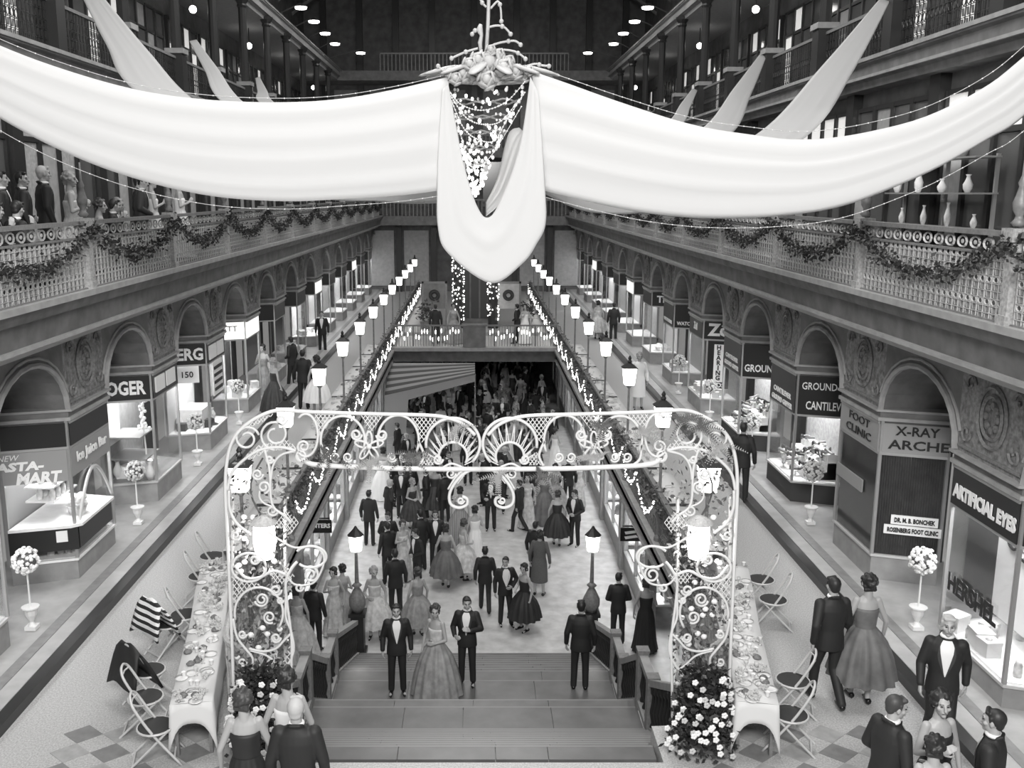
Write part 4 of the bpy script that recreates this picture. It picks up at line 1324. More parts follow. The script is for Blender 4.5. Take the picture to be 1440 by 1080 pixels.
# ------------------------------------------------------------------ white swags from the chandelier ring to the galleries
def drape(name, top, bot, label, m='drape_white', bulge=0.35, folds=5, fold_amp=0.03, nu=60, nv=18, seed=0, group=None):
    """cloth between two 3d edge curves; bulges toward the front of the hall, with folds running along its length"""
    top, bot = smooth_path(top, 8), smooth_path(bot, 8)
    r = random.Random(seed)
    ph = [r.uniform(0, 6.28) for _ in range(4)]
    rows = []
    for j in range(nv + 1):
        v = j / nv
        row = []
        for i in range(nu + 1):
            u = i / nu
            a, b = Vector(interp(top, u)), Vector(interp(bot, u))
            p = a.lerp(b, v)
            wd = (b - a).length
            off = -bulge * wd * sin(pi * v) ** 0.8
            off += fold_amp * wd * (sin(2 * pi * folds * v + ph[0] + 1.5 * sin(3 * u + ph[1])) + 0.5 * sin(2 * pi * folds * 1.7 * v + ph[2] + 2 * u))
            p = p + Vector((0, off, 0))
            row.append(p)
        rows.append(row)
    g = MB().grid(rows)
    o = ob(name, g, m, None, smooth=True)
    sm = o.modifiers.new('hem', 'SOLIDIFY')
    sm.thickness = 0.008
    return tag(o, label, 'drape', group)


RING = Vector((0.2, 13.0, 0))
RING.z = at(690, 112, 13.0).z


def dep(px):
    # the big swags run from the ring at 12.8 m to gallery posts at 11.2 m
    return 12.8 - 1.6 * min(1.0, abs(px - 690) / 1050.0)


tl = [(-381, -236), (-240, -85), (-110, 10), (0, 64), (100, 101), (200, 128), (300, 141), (400, 144), (480, 139), (560, 125), (632, 108)]
bl = [(-381, -190), (-240, -20), (-110, 92), (0, 166), (100, 218), (200, 254), (300, 276), (400, 283), (480, 280), (560, 275), (618, 268)]
drape('white_swag', [at(x, y, dep(x)) for x, y in tl], [at(x, y, dep(x)) for x, y in bl], 'broad white cloth swag from the chandelier toward the onlookers\' balcony', seed=1, bulge=0.05, folds=4, fold_amp=0.012)
tr = [(748, 100), (800, 118), (850, 136), (900, 153), (950, 169), (1000, 181), (1060, 190), (1110, 196), (1160, 195), (1220, 186), (1300, 165), (1380, 126), (1440, 80), (1560, -30), (1760, -236)]
brp = [(765, 268), (830, 284), (900, 298), (960, 305), (1010, 307), (1060, 306), (1100, 303), (1150, 297), (1200, 285), (1260, 262), (1320, 235), (1390, 195), (1440, 163), (1570, 40), (1760, -190)]
drape('white_swag', [at(x, y, dep(x)) for x, y in tr], [at(x, y, dep(x)) for x, y in brp], 'broad white cloth swag from the chandelier toward the shoe shop side', seed=2, bulge=0.05, folds=4, fold_amp=0.012)
# hanging tail: a deep loop of cloth, open at the throat
inn = [(630, 118), (640, 170), (651, 225), (664, 272), (674, 296), (683, 306), (694, 300), (708, 272), (722, 235), (735, 185), (746, 108)]
out = [(622, 125), (617, 200), (615, 262), (616, 320), (630, 356), (690, 398), (735, 370), (755, 342), (767, 315), (766, 262), (757, 130)]
inn, out = [at(x, y, 12.6) for x, y in inn], [at(x, y, 12.55) for x, y in out]
drape('white_cloth_tail', inn, out, 'deep white cloth loop hanging below the chandelier with open throat', seed=3, bulge=0.03, folds=2, fold_amp=0.01, nu=70)
tail0 = bpy.data.objects[[o.name for o in COL.objects if o.name.startswith('white_cloth_tail')][0]]
bi = [(650, 150), (668, 230), (676, 270), (684, 285), (700, 250), (715, 190), (730, 180)]
bo = [(640, 160), (664, 272), (674, 292), (684, 304), (708, 280), (735, 220), (742, 190)]
drape('white_cloth_tail', [at(x, y, 13.5) for x, y in bi][3:], [at(x, y, 13.0) for x, y in bo][3:], 'inner fold', m='drape_sheer', seed=9, bulge=0.05, folds=3, nu=30)
fold = [o for o in COL.objects if o.get('label') == 'inner fold'][0]
fold.name = 'inner_fold'
for key_ in ('label', 'category'):
    del fold[key_]
fold.parent = tail0
# further swags, tied to the gallery posts deeper in the hall
GRP = {-1: 'onlookers\' side', 1: 'shoe shop side'}
SHEER = [
    (-1, 'first', [(118, -12, 20.8), (200, 72, 19.6), (280, 146, 18.4), (450, 235, 16), (560, 258, 14.5), (625, 190, 13.5)], [(92, -10, 20.8), (140, 62, 19.6), (192, 130, 18.4), (400, 262, 16), (540, 284, 14.5), (620, 286, 13.5)]),
    (-1, 'second', [(262, 56, 29.4), (300, 96, 27), (345, 146, 24.5), (480, 220, 18), (630, 170, 13.6)], [(252, 58, 29.4), (282, 100, 27), (312, 144, 24.5), (460, 245, 18), (625, 230, 13.6)]),
    (-1, 'third', [(354, 108, 38), (370, 126, 35), (388, 146, 32), (500, 210, 20), (632, 160, 13.7)], [(348, 110, 38), (357, 128, 35), (366, 146, 32), (480, 230, 20), (628, 220, 13.7)]),
    (1, 'first', [(1258, -2, 20.8), (1165, 92, 19.6), (1062, 190, 18.4), (900, 255, 16), (800, 262, 14.5), (750, 190, 13.5)], [(1272, 2, 20.8), (1210, 98, 19.6), (1134, 192, 18.4), (950, 285, 16), (840, 299, 14.5), (765, 272, 13.5)]),
    (1, 'second', [(1083, 76, 29.4), (1038, 124, 27), (985, 182, 24.5), (860, 230, 18), (745, 170, 13.6)], [(1092, 80, 29.4), (1062, 134, 27), (1026, 190, 24.5), (880, 255, 18), (750, 230, 13.6)]),
    (1, 'third', [(985, 124, 38), (962, 146, 35), (938, 172, 32), (850, 215, 20), (742, 160, 13.7)], [(992, 127, 38), (976, 150, 35), (958, 176, 32), (865, 235, 20), (746, 220, 13.7)])]
for s, cnt, te, be in SHEER:
    te, be = [at(*q) for q in te], [at(*q) for q in be]
    te[0].x -= s * 0.3
    be[0].x -= s * 0.3
    te[1].x -= s * 0.12
    be[1].x -= s * 0.12
    drape('sheer_swag', te, be, 'narrow sheer swag tied to the %s gallery post deeper on the %s' % (cnt, GRP[s]), m='drape_sheer', seed=len(cnt), bulge=0.02, folds=5, fold_amp=0.012, nu=40, nv=12)
# light strings along the swag edges
for pts, lab, dz in ((tl, 'upper edge of the swag on the onlookers\' side', 0.03), (bl, 'lower edge of the swag on the onlookers\' side', -0.06), (tr, 'upper edge of the swag on the shoe shop side', 0.05), (brp, 'lower edge of the swag on the shoe shop side', -0.07)):
    path = smooth_path([at(x, y, dep(x) + 0.1) + Vector((0, 0, dz + (abs(x - 690) / 900.0) * dz * 2)) for x, y in pts], 8)
    t = thing('bead_string', path[0], 'string of tiny beads, ' + lab, 'bead string')
    ob('wire', MB().tube(path, 0.004, 4), 'iron_pale', t)
    b = MB()
    for i in range(0, len(path), 2):
        b.ellip(path[i], 0.009, n=5, m=4)
    stuff(ob('beads', b, 'crystal', t))

# ------------------------------------------------------------------ chandelier: white roses, curling arms, crystal drops
ch = thing('chandelier', RING, 'white rose-covered chandelier with curling arms and crystal drops', 'chandelier')
crn = random.Random(31)
YR = 12.9


def A2(px, py, dy=0.0):
    return at(px, py, YR + dy)


ob('stem', MB().tube([A2(684, 70), A2(686, 40), A2(687, 10), A2(688, -60), A2(688, -400)], 0.024, 8), 'plaster_rose', ch, smooth=True)
ob('stem', MB().tube([A2(676, 72), A2(675, 60), A2(677, 50), A2(674, 42), A2(676, 34)], [0.02, 0.03, 0.022, 0.045, 0.02], 8), 'plaster_rose', ch, smooth=True)
for arm in ([(688, 38), (700, 36), (710, 39), (718, 48)], [(687, 66), (700, 61), (715, 58), (725, 58), (732, 63)], [(708, 70), (722, 72), (732, 77), (739, 83)], [(676, 40), (668, 43), (664, 48)], [(672, 68), (655, 73), (635, 82)],
            [(684, 10), (678, 4), (674, -4)], [(690, 12), (700, 2), (704, 12), (705, 30)], [(735, 95), (752, 90), (762, 92), (772, 93)], [(640, 98), (625, 100), (616, 93)]):
    dy_ = crn.uniform(-0.2, 0.1)
    p = smooth_path([tuple(A2(x, y, dy_)) for x, y in arm], 5)
    a = ob('arm', MB().tube(p, 0.014, 6), 'plaster_rose', ch, smooth=True)
    for q in (p[-1], p[len(p) // 2]):
        ob('bulb', MB().ellip(q, 0.03, n=8, m=6), 'plaster_rose', a, smooth=True)
# roses: spiralled petals
for (px, py, rad) in ((688, 88, 0.24), (668, 100, 0.2), (708, 95, 0.17), (650, 103, 0.15), (725, 100, 0.14), (672, 84, 0.15), (700, 78, 0.14), (684, 112, 0.17), (640, 110, 0.12), (738, 106, 0.12), (690, 70, 0.1), (660, 90, 0.13), (715, 86, 0.12), (676, 98, 0.16), (700, 106, 0.15), (632, 102, 0.1), (744, 99, 0.09)):
    rad *= 1.2
    c = A2(px, py, crn.uniform(-0.25, 0.05))
    rose = MB()
    for i in range(11):
        a = i * 2.4
        q = rad * (0.25 + 0.75 * i / 10)
        d = Vector((cos(a), -0.5 + 0.05 * i, sin(a))).normalized()
        tq = d.to_track_quat('Z', 'Y').to_matrix()
        rose.ellip(c + Vector((cos(a), -0.35 * (1 - i / 10), sin(a))) * q * 0.55, rad * 0.55, rad * 0.42, rad * 0.12, 8, 5, M=tq)
    rose.ellip(c + Vector((0, -rad * 0.4, 0)), rad * 0.3, n=8, m=6)
    ob('rose', rose, 'plaster_rose', ch, smooth=True)
for i in range(14):
    a = 2 * pi * i / 14
    c = RING + Vector((0.7 * cos(a), 0.4 * sin(a), 0.1))
    d = Vector((cos(a), 0.5 * sin(a), -0.25)).normalized()
    ob('leaf', MB().ellip(c, 0.1, 0.03, 0.24, 8, 5, M=d.to_track_quat('Z', 'Y').to_matrix()), 'plaster_rose', ch, smooth=True)
ob('ring', MB().tube([RING + Vector((0.5 * cos(a), 0.3 * sin(a) + 0.15, 0.0)) for a in [2 * pi * i / 28 for i in range(28)]], 0.022, 6, True), 'plaster_rose', ch, smooth=True)
for i in range(260):       # crystal cone in the throat, tapering downward
    f = (i / 260) ** 0.85
    rad = 0.5 * (1 - f) + 0.03
    a = crn.uniform(0, 6.28)
    c = A2(683 - 14 * f, 118 + 155 * f)
    b = crn.uniform(0.012, 0.024)
    ob('crystal_drop', MB().ellip(c + Vector((rad * cos(a), rad * 0.5 * sin(a) + 0.25, crn.uniform(-0.05, 0.05))), b, b, b * 1.3, 6, 4), 'fairy_glow' if i % 3 == 0 else 'crystal', ch)  # every third drop emits: sparkle put in as glow
for j in range(5):          # scrolled wire bands inside the cone
    f = j / 5
    c = A2(681 - 10 * f, 140 + 110 * f) + Vector((0, 0.3, 0))
    q = 0.42 * (1 - f) + 0.06
    ob('wire_band', MB().tube([c + Vector((q * cos(a), 0.3 * q * sin(a), 0.03 * sin(5 * a))) for a in [2 * pi * i / 24 for i in range(24)]], 0.012, 5, True), 'iron_mid', ch)
for st_ in ([(633, 130), (650, 148), (680, 155), (712, 143), (738, 115)], [(634, 135), (655, 165), (680, 175), (705, 170), (730, 140)], [(635, 142), (652, 180), (672, 196), (695, 198), (712, 170), (738, 130)], [(640, 160), (655, 215), (665, 235), (690, 220), (733, 150)]):
    p = smooth_path([tuple(A2(x, y, -0.15)) for x, y in st_], 8)
    b = MB()
    for q in p:
        b.ellip(q, 0.012, n=5, m=4)
    b.tube(p, 0.004, 4)
    stuff(ob('bead_strand', b, 'crystal', ch))

# ------------------------------------------------------------------ white wicker arch at the head of the stairs
YT = 11.0
arch = thing('wicker_arch', (0, YT, 0), 'white wicker scrollwork arch spanning the head of the stairs', 'arch')


def Tq(x, y, dy=0.0):
    return at(x, y, YT + dy)


def mir(x, sd):
    return x if sd < 0 else 1354 - x


def curve(name, pts, r, sd, k=5, n=6):
    p = smooth_path([tuple(Tq(mir(x, sd), y)) for x, y in pts], k)
    ob(name, MB().tube(p, r * 0.75, n), 'wicker_white', arch, smooth=True)


def scroll(cx, cy, R, sd, a0=0.0, turns=1.6, hand=1, r=0.02, end=0.3):
    n = int(18 * turns)
    p = []
    for i in range(n + 1):
        f = i / n
        a = a0 + hand * 2 * pi * turns * f
        q = R * (1 - (1 - end) * f)
        p.append(Tq(mir(cx + q * cos(a), sd), cy + q * sin(a)))
    ob('scroll', MB().tube(p, r * 0.75, 6), 'wicker_white', arch, smooth=True)


def oval(cx, cy, rx, ry, sd, r=0.022, a0=0.0, a1=2 * pi):
    n = 28
    p = [Tq(mir(cx + rx * cos(a0 + (a1 - a0) * i / n), sd), cy + ry * sin(a0 + (a1 - a0) * i / n)) for i in range(n + 1)]
    ob('hoop', MB().tube(p, r * 0.75, 6), 'wicker_white', arch, smooth=True)


def weave(poly, sd, step=7.0):
    """diagonal lattice of thin canes clipped to a px polygon"""
    m = MB()
    xs = [p[0] for p in poly]
    ys = [p[1] for p in poly]

    def inside(x, y):
        c = False
        for (xa, ya), (xb, yb) in zip(poly, poly[1:] + poly[:1]):
            if (ya > y) != (yb > y) and x < (xb - xa) * (y - ya) / (yb - ya) + xa:
                c = not c
        return c
    ext = max(max(xs) - min(xs), max(ys) - min(ys)) * 2
    for sgn in (-1, 1):
        k = -ext
        while k < ext:
            run = None
            for i in range(int(ext)):
                y = min(ys) - 2 + i
                if y > max(ys) + 2:
                    break
                x = (min(xs) + max(xs)) / 2 + k + sgn * 0.75 * (y - min(ys))
                if inside(x, y):
                    if run is None:
                        run = (x, y)
                    last = (x, y)
                elif run is not None:
                    if last[1] - run[1] > 1:
                        m.bar(Tq(mir(run[0], sd), run[1], 0.01 * sgn), Tq(mir(last[0], sd), last[1], 0.01 * sgn), 0.009)
                    run = None
            if run is not None and last[1] - run[1] > 1:
                m.bar(Tq(mir(run[0], sd), run[1]), Tq(mir(last[0], sd), last[1]), 0.009)
            k += step
    if m.v:
        ob('cane_weave', m, 'wicker_white', arch)


for sd in (-1, 1):
    # outline of leg, shoulder and beam
    curve('outer_frame', [(331, 1046), (328, 950), (324, 850), (320, 760), (317, 690), (319, 650), (327, 620), (343, 600), (366, 585), (392, 577), (430, 579), (520, 582), (600, 584), (630, 588), (652, 597), (668, 612)], 0.03, sd)
    curve('lower_rail', [(426, 646), (440, 653), (480, 656), (560, 659), (677, 660)], 0.042, sd)
    curve('inner_frame', [(408, 1040), (409, 960), (410, 900), (404, 850), (402, 818), (410, 800), (418, 790)], 0.024, sd)
    curve('inner_frame', [(402, 836), (402, 868), (410, 890), (413, 915), (405, 935), (396, 945)], 0.02, sd)
    # shoulder scrolls
    scroll(347, 617, 18, sd, a0=-0.3, turns=1.35, hand=-1, end=0.4)
    scroll(387, 611, 22, sd, a0=1.6, turns=1.5, hand=1, end=0.35)
    scroll(396, 590, 8, sd, turns=1.2)
    oval(430, 612, 17, 30, sd, a0=-2.2, a1=2.2)
    scroll(427, 628, 9, sd, a0=2.2, turns=1.4, hand=1)
    scroll(424, 641, 9, sd, a0=0.5, turns=1.2, hand=1, end=0.5)
    curve('cane_curve', [(444, 655), (436, 650), (422, 648), (418, 640)], 0.022, sd)
    curve('cane_curve', [(320, 690), (326, 665), (345, 645), (368, 632), (395, 629), (416, 634)], 0.025, sd)
    curve('cane_curve', [(322, 690), (323, 715), (332, 735), (350, 750)], 0.025, sd)
    curve('cane_curve', [(372, 632), (378, 655), (380, 675), (381, 700), (386, 715), (400, 725), (410, 735)], 0.022, sd)
    curve('cane_curve', [(416, 634), (395, 640), (384, 655), (381, 675)], 0.02, sd)
    scroll(362, 667, 8, sd, a0=0, turns=1.5)
    scroll(371, 685, 9, sd, a0=1.5, turns=1.4, hand=-1)
    curve('cane_curve', [(365, 690), (365, 700), (372, 708), (382, 712)], 0.016, sd)
    scroll(379, 646, 6, sd, turns=1.3)
    scroll(383, 718, 8, sd, turns=1.3)
    # middle of the leg
    scroll(331, 753, 7, sd, turns=1.3)
    oval(350, 798, 24, 20, sd)
    scroll(358, 787, 7, sd, turns=1.3)
    oval(437, 783, 22, 15, sd, a0=-2.6, a1=2.4)
    scroll(437, 808, 12, sd, a0=-2.5, turns=1.6, hand=1)
    scroll(421, 826, 6, sd, turns=1.2)
    curve('cane_curve', [(372, 745), (395, 760), (415, 770), (440, 768), (455, 780), (453, 800), (440, 820), (415, 822), (402, 808)], 0.018, sd)
    curve('cane_curve', [(330, 795), (345, 812), (365, 812), (385, 803), (402, 808)], 0.024, sd)
    # big lower scrolls
    oval(364, 862, 34, 36, sd, a0=-3.4, a1=0.6)
    scroll(368, 843, 10, sd, a0=2.9, turns=1.7, hand=-1)
    scroll(379, 868, 9, sd, a0=1.0, turns=1.5)
    scroll(388, 830, 8, sd, turns=1.5)
    scroll(394, 844, 5, sd, turns=1.2)
    curve('cane_curve', [(328, 870), (333, 895), (345, 912), (355, 925), (355, 937)], 0.022, sd)
    scroll(341, 892, 6, sd, turns=1.4)
    scroll(341, 931, 6, sd, turns=1.4)
    scroll(388, 897, 7, sd, turns=1.6)
    curve('cane_curve', [(350, 912), (370, 916), (388, 912), (400, 900), (408, 892)], 0.022, sd)
    curve('cane_curve', [(352, 915), (375, 922), (390, 935), (400, 942)], 0.018, sd)
    oval(359, 965, 23, 23, sd)
    scroll(355, 962, 13, sd, turns=1.3, r=0.016)
    oval(366, 1012, 26, 24, sd)
    scroll(366, 1012, 12, sd, turns=1.4, r=0.016)
    weave([(326, 810), (345, 815), (368, 822), (345, 835), (333, 850), (328, 845)], sd)
    weave([(395, 940), (408, 905), (411, 935), (402, 945), (396, 950)], sd)
    weave([(336, 606), (366, 586), (390, 580), (372, 592), (350, 602)], sd, 5)
    weave([(346, 640), (365, 625), (405, 618), (418, 632), (380, 634), (350, 648)], sd, 6)
    weave([(385, 738), (404, 715), (420, 735), (410, 750)], sd, 6)
    weave([(380, 808), (402, 800), (415, 810), (402, 822), (385, 820)], sd, 6)
    weave([(330, 985), (348, 990), (340, 1005), (332, 1010)], sd, 6)
    # beam: hoops, flower, fan
    oval(482, 619, 31, 34, sd, a0=pi * 0.85, a1=pi * 2.1)
    oval(560, 619, 29, 35, sd, a0=pi * 0.9, a1=pi * 2.15)
    curve('cane_curve', [(452, 625), (454, 645), (465, 655)], 0.022, sd)
    curve('cane_curve', [(588, 620), (596, 640), (590, 655)], 0.022, sd)
    scroll(501, 611, 8, sd, a0=0, turns=1.6)
    scroll(537, 612, 8, sd, a0=pi, turns=1.6, hand=-1)
    for q in range(5):       # five-petal flower
        a = -pi / 2 + 2 * pi * q / 5
        c = (519 + 11 * cos(a), 628 + 11 * sin(a))
        p = []
        for i in range(16):
            b = 2 * pi * i / 16
            u, v = 10 * cos(b), 4.2 * sin(b)
            p.append(Tq(mir(c[0] + u * cos(a) - v * sin(a), sd), c[1] + u * sin(a) + v * cos(a)))
        ob('petal_hoop', MB().tube(p, 0.014, 5, True), 'wicker_white', arch, smooth=True)
    ob('flower_button', MB().ellip(Tq(mir(519, sd), 628, -0.02), 0.035, 0.02, 0.035, 8, 6), 'wicker_white', arch, smooth=True)
    for cx in (472, 489, 551, 568):
        scroll(cx, 643, 7, sd, a0=0.5, turns=1.5, r=0.016)
    oval(637, 624, 38, 36, sd, r=0.025, a0=pi * 0.95, a1=pi * 2.25)
    oval(637, 642, 20, 20, sd, r=0.022, a0=pi * 0.85, a1=pi * 2.15)
    sp = MB()
    for i in range(24):
        a = pi * 0.9 + pi * 1.3 * i / 23
        b = a + (0.09 if i % 2 else -0.09)
        sp.bar(Tq(mir(637 + 20 * cos(a), sd), 642 + 20 * sin(a)), Tq(mir(637 + 36 * cos(b), sd), 626 + 34 * sin(b)), 0.011)
    ob('fan_spokes', sp, 'wicker_white', arch)
    scroll(616, 646, 7, sd, turns=1.4)
    curve('cane_curve', [(622, 658), (635, 652), (650, 657)], 0.018, sd)
    weave([(508, 584), (540, 584), (528, 600), (522, 612), (514, 598)], sd, 6)
    weave([(578, 586), (618, 588), (604, 605), (594, 625), (586, 606)], sd, 6)
    weave([(440, 581), (472, 583), (458, 600), (450, 618), (446, 600)], sd, 6)
    weave([(588, 655), (594, 640), (604, 655)], sd, 5)
    weave([(596, 632), (606, 640), (612, 655), (600, 655)], sd, 5)
    # pendant below the beam
    curve('pendant_curve', [(664, 660), (650, 668), (638, 682), (632, 696), (634, 709), (645, 714), (656, 710), (657, 702), (650, 698)], 0.026, sd)
    curve('pendant_curve', [(650, 662), (640, 672), (630, 688)], 0.016, sd)
    scroll(648, 704, 5, sd, turns=1.4, r=0.016)
    scroll(634, 666, 7, sd, turns=1.3, r=0.016)
    weave([(645, 664), (662, 662), (645, 680), (636, 682)], sd, 5)
    # second depth frame behind each leg, tied with cross canes
    bk = MB()
    for x in (331, 405):
        bk.tube([Tq(mir(x - 4, sd), y, 0.45) for y in (700, 800, 900, 1020)], 0.022, 6)
    for y in (700, 800, 900, 1015):
        for x in (327, 405):
            bk.bar(Tq(mir(x, sd), y), Tq(mir(x - 4, sd), y, 0.45), 0.02)
    ob('back_frame', bk, 'wicker_white', arch)
    sdn = 'juice bar side' if sd < 0 else 'shoe shop side'
    # flood lamp fixed in each leg
    c = Tq(mir(372, sd), 762, 0.12)
    t = thing('flood_lamp', c, 'glaring white flood lamp fixed inside the arch leg on the ' + sdn, 'lamp')
    ob('lens', MB().lathe([(0.11, -0.2), (0.14, 0), (0.13, 0.2), (0.08, 0.24)], 12), 'flood_glow', t, smooth=True, world=False)
    ob('reflector', MB().lathe([(0.17, 0.24), (0.12, 0.3), (0.03, 0.34)], 12), 'iron_pale', t, world=False)
    # climbing leaves and flowers on the leg
    prn = random.Random(50 + sd)
    t = thing('climbing_vine', Tq(mir(366, sd), 1040, 0.2), 'pale leafy vine threaded through the arch leg on the ' + sdn, 'vine')
    b, b2 = MB(), MB()
    for i in range(1500):
        x, y = prn.uniform(326, 408), prn.uniform(640, 1040)
        if y < 730 and prn.random() < 0.6:
            continue
        c = Tq(mir(x, sd), y, prn.uniform(0.03, 0.4))
        d = Vector((prn.uniform(-1, 1), prn.uniform(-1, 1), prn.uniform(-1, 1))).normalized() * prn.uniform(0.04, 0.1)
        w = d.cross(Vector((prn.uniform(-1, 1), prn.uniform(-1, 1), 0.3))).normalized() * 0.02
        (b if i % 3 else b2).add([c, c + d * 0.5 + w, c + d, c + d * 0.5 - w], [(0, 1, 2, 3)])
    stuff(ob('leaves', b, 'leaf_mid', t))
    stuff(ob('pale_leaves', b2, 'leaf_pale', t))
    ob('stem', MB().tube([Tq(mir(366 + 14 * sin(y / 23.0), sd), y, 0.2) for y in range(1040, 640, -12)], 0.012, 5), 'leaf_mid', t)
    for i in range(34):
        c = Tq(mir(prn.uniform(332, 404), sd), prn.uniform(720, 1010), prn.uniform(0.0, 0.3))
        ob('blossom', MB().ellip(c, 0.04, 0.025, 0.035, 6, 4), 'petal_white', t)
    # flowering bush at the foot
    t = thing('flower_bush', Tq(mir(372, sd), 1045), 'dark leafy bush with white blooms at the arch foot on the ' + sdn, 'bush')
    b = MB()
    for i in range(1700):
        a, q = prn.uniform(0, 6.28), sqrt(prn.random())
        z = prn.random()
        c = Vector((s_ := 0, 0, 0)) if False else Vector((Tq(mir(372, sd), 1000).x + 0.42 * q * cos(a) * (1.1 - 0.5 * z), YT - 0.2 + 0.36 * q * sin(a) * (1.1 - 0.5 * z), 0.05 + 1.05 * z))
        d = Vector((prn.uniform(-1, 1), prn.uniform(-1, 1), prn.uniform(-0.4, 1))).normalized() * prn.uniform(0.05, 0.11)
        w = d.cross(Vector((prn.uniform(-1, 1), prn.uniform(-1, 1), 0.3))).normalized() * 0.025
        b.add([c, c + d * 0.5 + w, c + d, c + d * 0.5 - w], [(0, 1, 2, 3)])
    stuff(ob('foliage', b, 'leaf_dark', t))
    for i in range(60):
        a, z = prn.uniform(pi, 2 * pi), prn.random()
        q = 0.44 * (1.1 - 0.5 * z)
        c = Vector((Tq(mir(372, sd), 1000).x + q * cos(a), YT - 0.2 + 0.38 / 0.42 * q * sin(a), 0.08 + 1.0 * z))
        bl_ = MB()
        for p in range(5):
            e = 2 * pi * p / 5
            bl_.ellip(c + Vector((0.022 * cos(e), 0.0, 0.022 * sin(e))), 0.022, 0.014, 0.02, 5, 4)
        ob('bloom', bl_, 'petal_white' if i % 3 else 'petal_pale', t)
    # sprays of fern along the beam
for i, (x, y) in enumerate(((460, 640), (520, 648), (575, 640), (640, 600), (760, 668), (700, 668), (850, 600), (905, 610), (960, 590), (840, 645), (985, 600), (1015, 625))):
    prn = random.Random(90 + i)
    t = thing('fern_spray', Tq(x, y, -0.04), 'feathery fern spray wired to the beam of the wicker arch', 'fern', 'fern sprays on the arch beam')
    b = MB()
    for q in range(7):
        a = prn.uniform(0, 6.28)
        for j in range(12):
            f = j / 12
            c = Tq(x, y, -0.05) + Vector((0.32 * f * cos(a), -0.06 * f, 0.2 * f * sin(a) - 0.08 * f * f))
            for sg in (-1, 1):
                d = Vector((-sin(a) * sg + cos(a) * 0.6, prn.uniform(-0.3, 0.3), cos(a) * sg + 0.6 * sin(a))).normalized() * 0.06 * (1.1 - f)
                w = Vector((cos(a), 0, sin(a))) * 0.009
                b.add([c - w, c + w, c + d], [(0, 1, 2)])
    stuff(ob('frond', b, 'leaf_pale' if i % 2 else 'leaf_mid', t))

# ------------------------------------------------------------------ banquet tables along the well, dishes, chairs
plate_me = MB().lathe([(0.02, 0.0), (0.05, 0.004), (0.085, 0.014), (0.088, 0.016), (0.05, 0.008)], 12).mesh('plate', True)
cup_me = MB().lathe([(0.02, 0), (0.024, 0.01), (0.032, 0.06), (0.034, 0.062), (0.03, 0.055)], 8).mesh('cup', True)
glass_me = MB().lathe([(0.028, 0), (0.006, 0.01), (0.005, 0.06), (0.028, 0.09), (0.03, 0.13), (0.027, 0.13)], 8).mesh('wine_glass', True)
pie_me = MB().lathe([(0.05, 0), (0.06, 0.02), (0.03, 0.05)], 7).mesh('cake', True)
bou = MB()
for i in range(26):
    bou.ellip((brr.gauss(0, 0.03), brr.gauss(0, 0.03), 0.03 + abs(brr.gauss(0, 0.03))), 0.014, n=5, m=4)
bou_me = bou.mesh('posy')
trn = random.Random(15)


def cloth_table(name, pts, w, label, s, drop=0.72, front=True, group=None):
    """long table under linen following pts (plan curve)"""
    t = thing(name, (pts[0][0], pts[0][1], 0), label, 'table', group)
    path = smooth_path(pts, 4) if len(pts) > 2 else [tuple(Vector(pts[0]).lerp(Vector(pts[1]), i / 6)) for i in range(7)]
    top, rows = MB(), []
    n = len(path)
    nor = []
    for i in range(n):
        a, b = Vector(path[max(i - 1, 0)]), Vector(path[min(i + 1, n - 1)])
        d = (b - a).normalized()
        nor.append(Vector((-d.y, d.x)))
    rows = []
    for i in range(n):
        p = Vector(path[i])
        nn = nor[i]
        row = []
        for k, (off, z) in enumerate(((-1.0, 0.76 - drop), (-1.0, 0.4), (-1.0, 0.7), (-0.96, 0.755), (0, 0.76), (0.96, 0.755), (1.0, 0.7), (1.0, 0.4), (1.0, 0.76 - drop))):
            flare = 1 + (0.14 + 0.1 * sin(i * 2.1)) * max(0, 0.7 - z)
            q = p + nn * off * w / 2 * flare
            row.append((q.x, q.y, z))
        rows.append(row)
    c = ob('tablecloth', MB().grid(rows), 'table_linen', t, smooth=True)
    sm = c.modifiers.new('hem', 'SOLIDIFY')
    sm.thickness = 0.006
    ob('table_board', MB().prism([tuple(Vector(path[i]) + nor[i] * w * 0.47) for i in range(n)] + [tuple(Vector(path[i]) - nor[i] * w * 0.47) for i in range(n - 1, -1, -1)], 0.71, 0.745), 'table_wood', t)
    for i in (0, n - 1):
        for sg in (-1, 1):
            q = Vector(path[i]) + nor[i] * sg * w * 0.4
            e = Vector(path[i]) - Vector(path[1 if i == 0 else n - 2])
            q = q - e.normalized() * 0.12
            ob('leg', MB().box(q.x - 0.02, q.x + 0.02, q.y - 0.02, q.y + 0.02, 0, 0.71), 'iron_mid', t)
    if front:      # the end fall of the cloth, swept up in the middle
        p, nn = Vector(path[0]), nor[0]
        d = (Vector(path[0]) - Vector(path[1])).normalized()
        rows = []
        for k in range(13):
            f = -1 + 2 * k / 12
            q = p + nn * f * w / 2
            dz = 0.25 + 0.45 * abs(f) ** 3
            rows.append([(q.x + d.x * 0.03 * j / 4 + nn.x * f * 0.05 * j / 4, q.y + d.y * 0.03 * j / 4, 0.755 - dz * j / 4) for j in range(5)])
        fc = ob('cloth_end', MB().grid(rows), 'table_linen', t, smooth=True)
        sm = fc.modifiers.new('hem', 'SOLIDIFY')
        sm.thickness = 0.006
    return path, nor


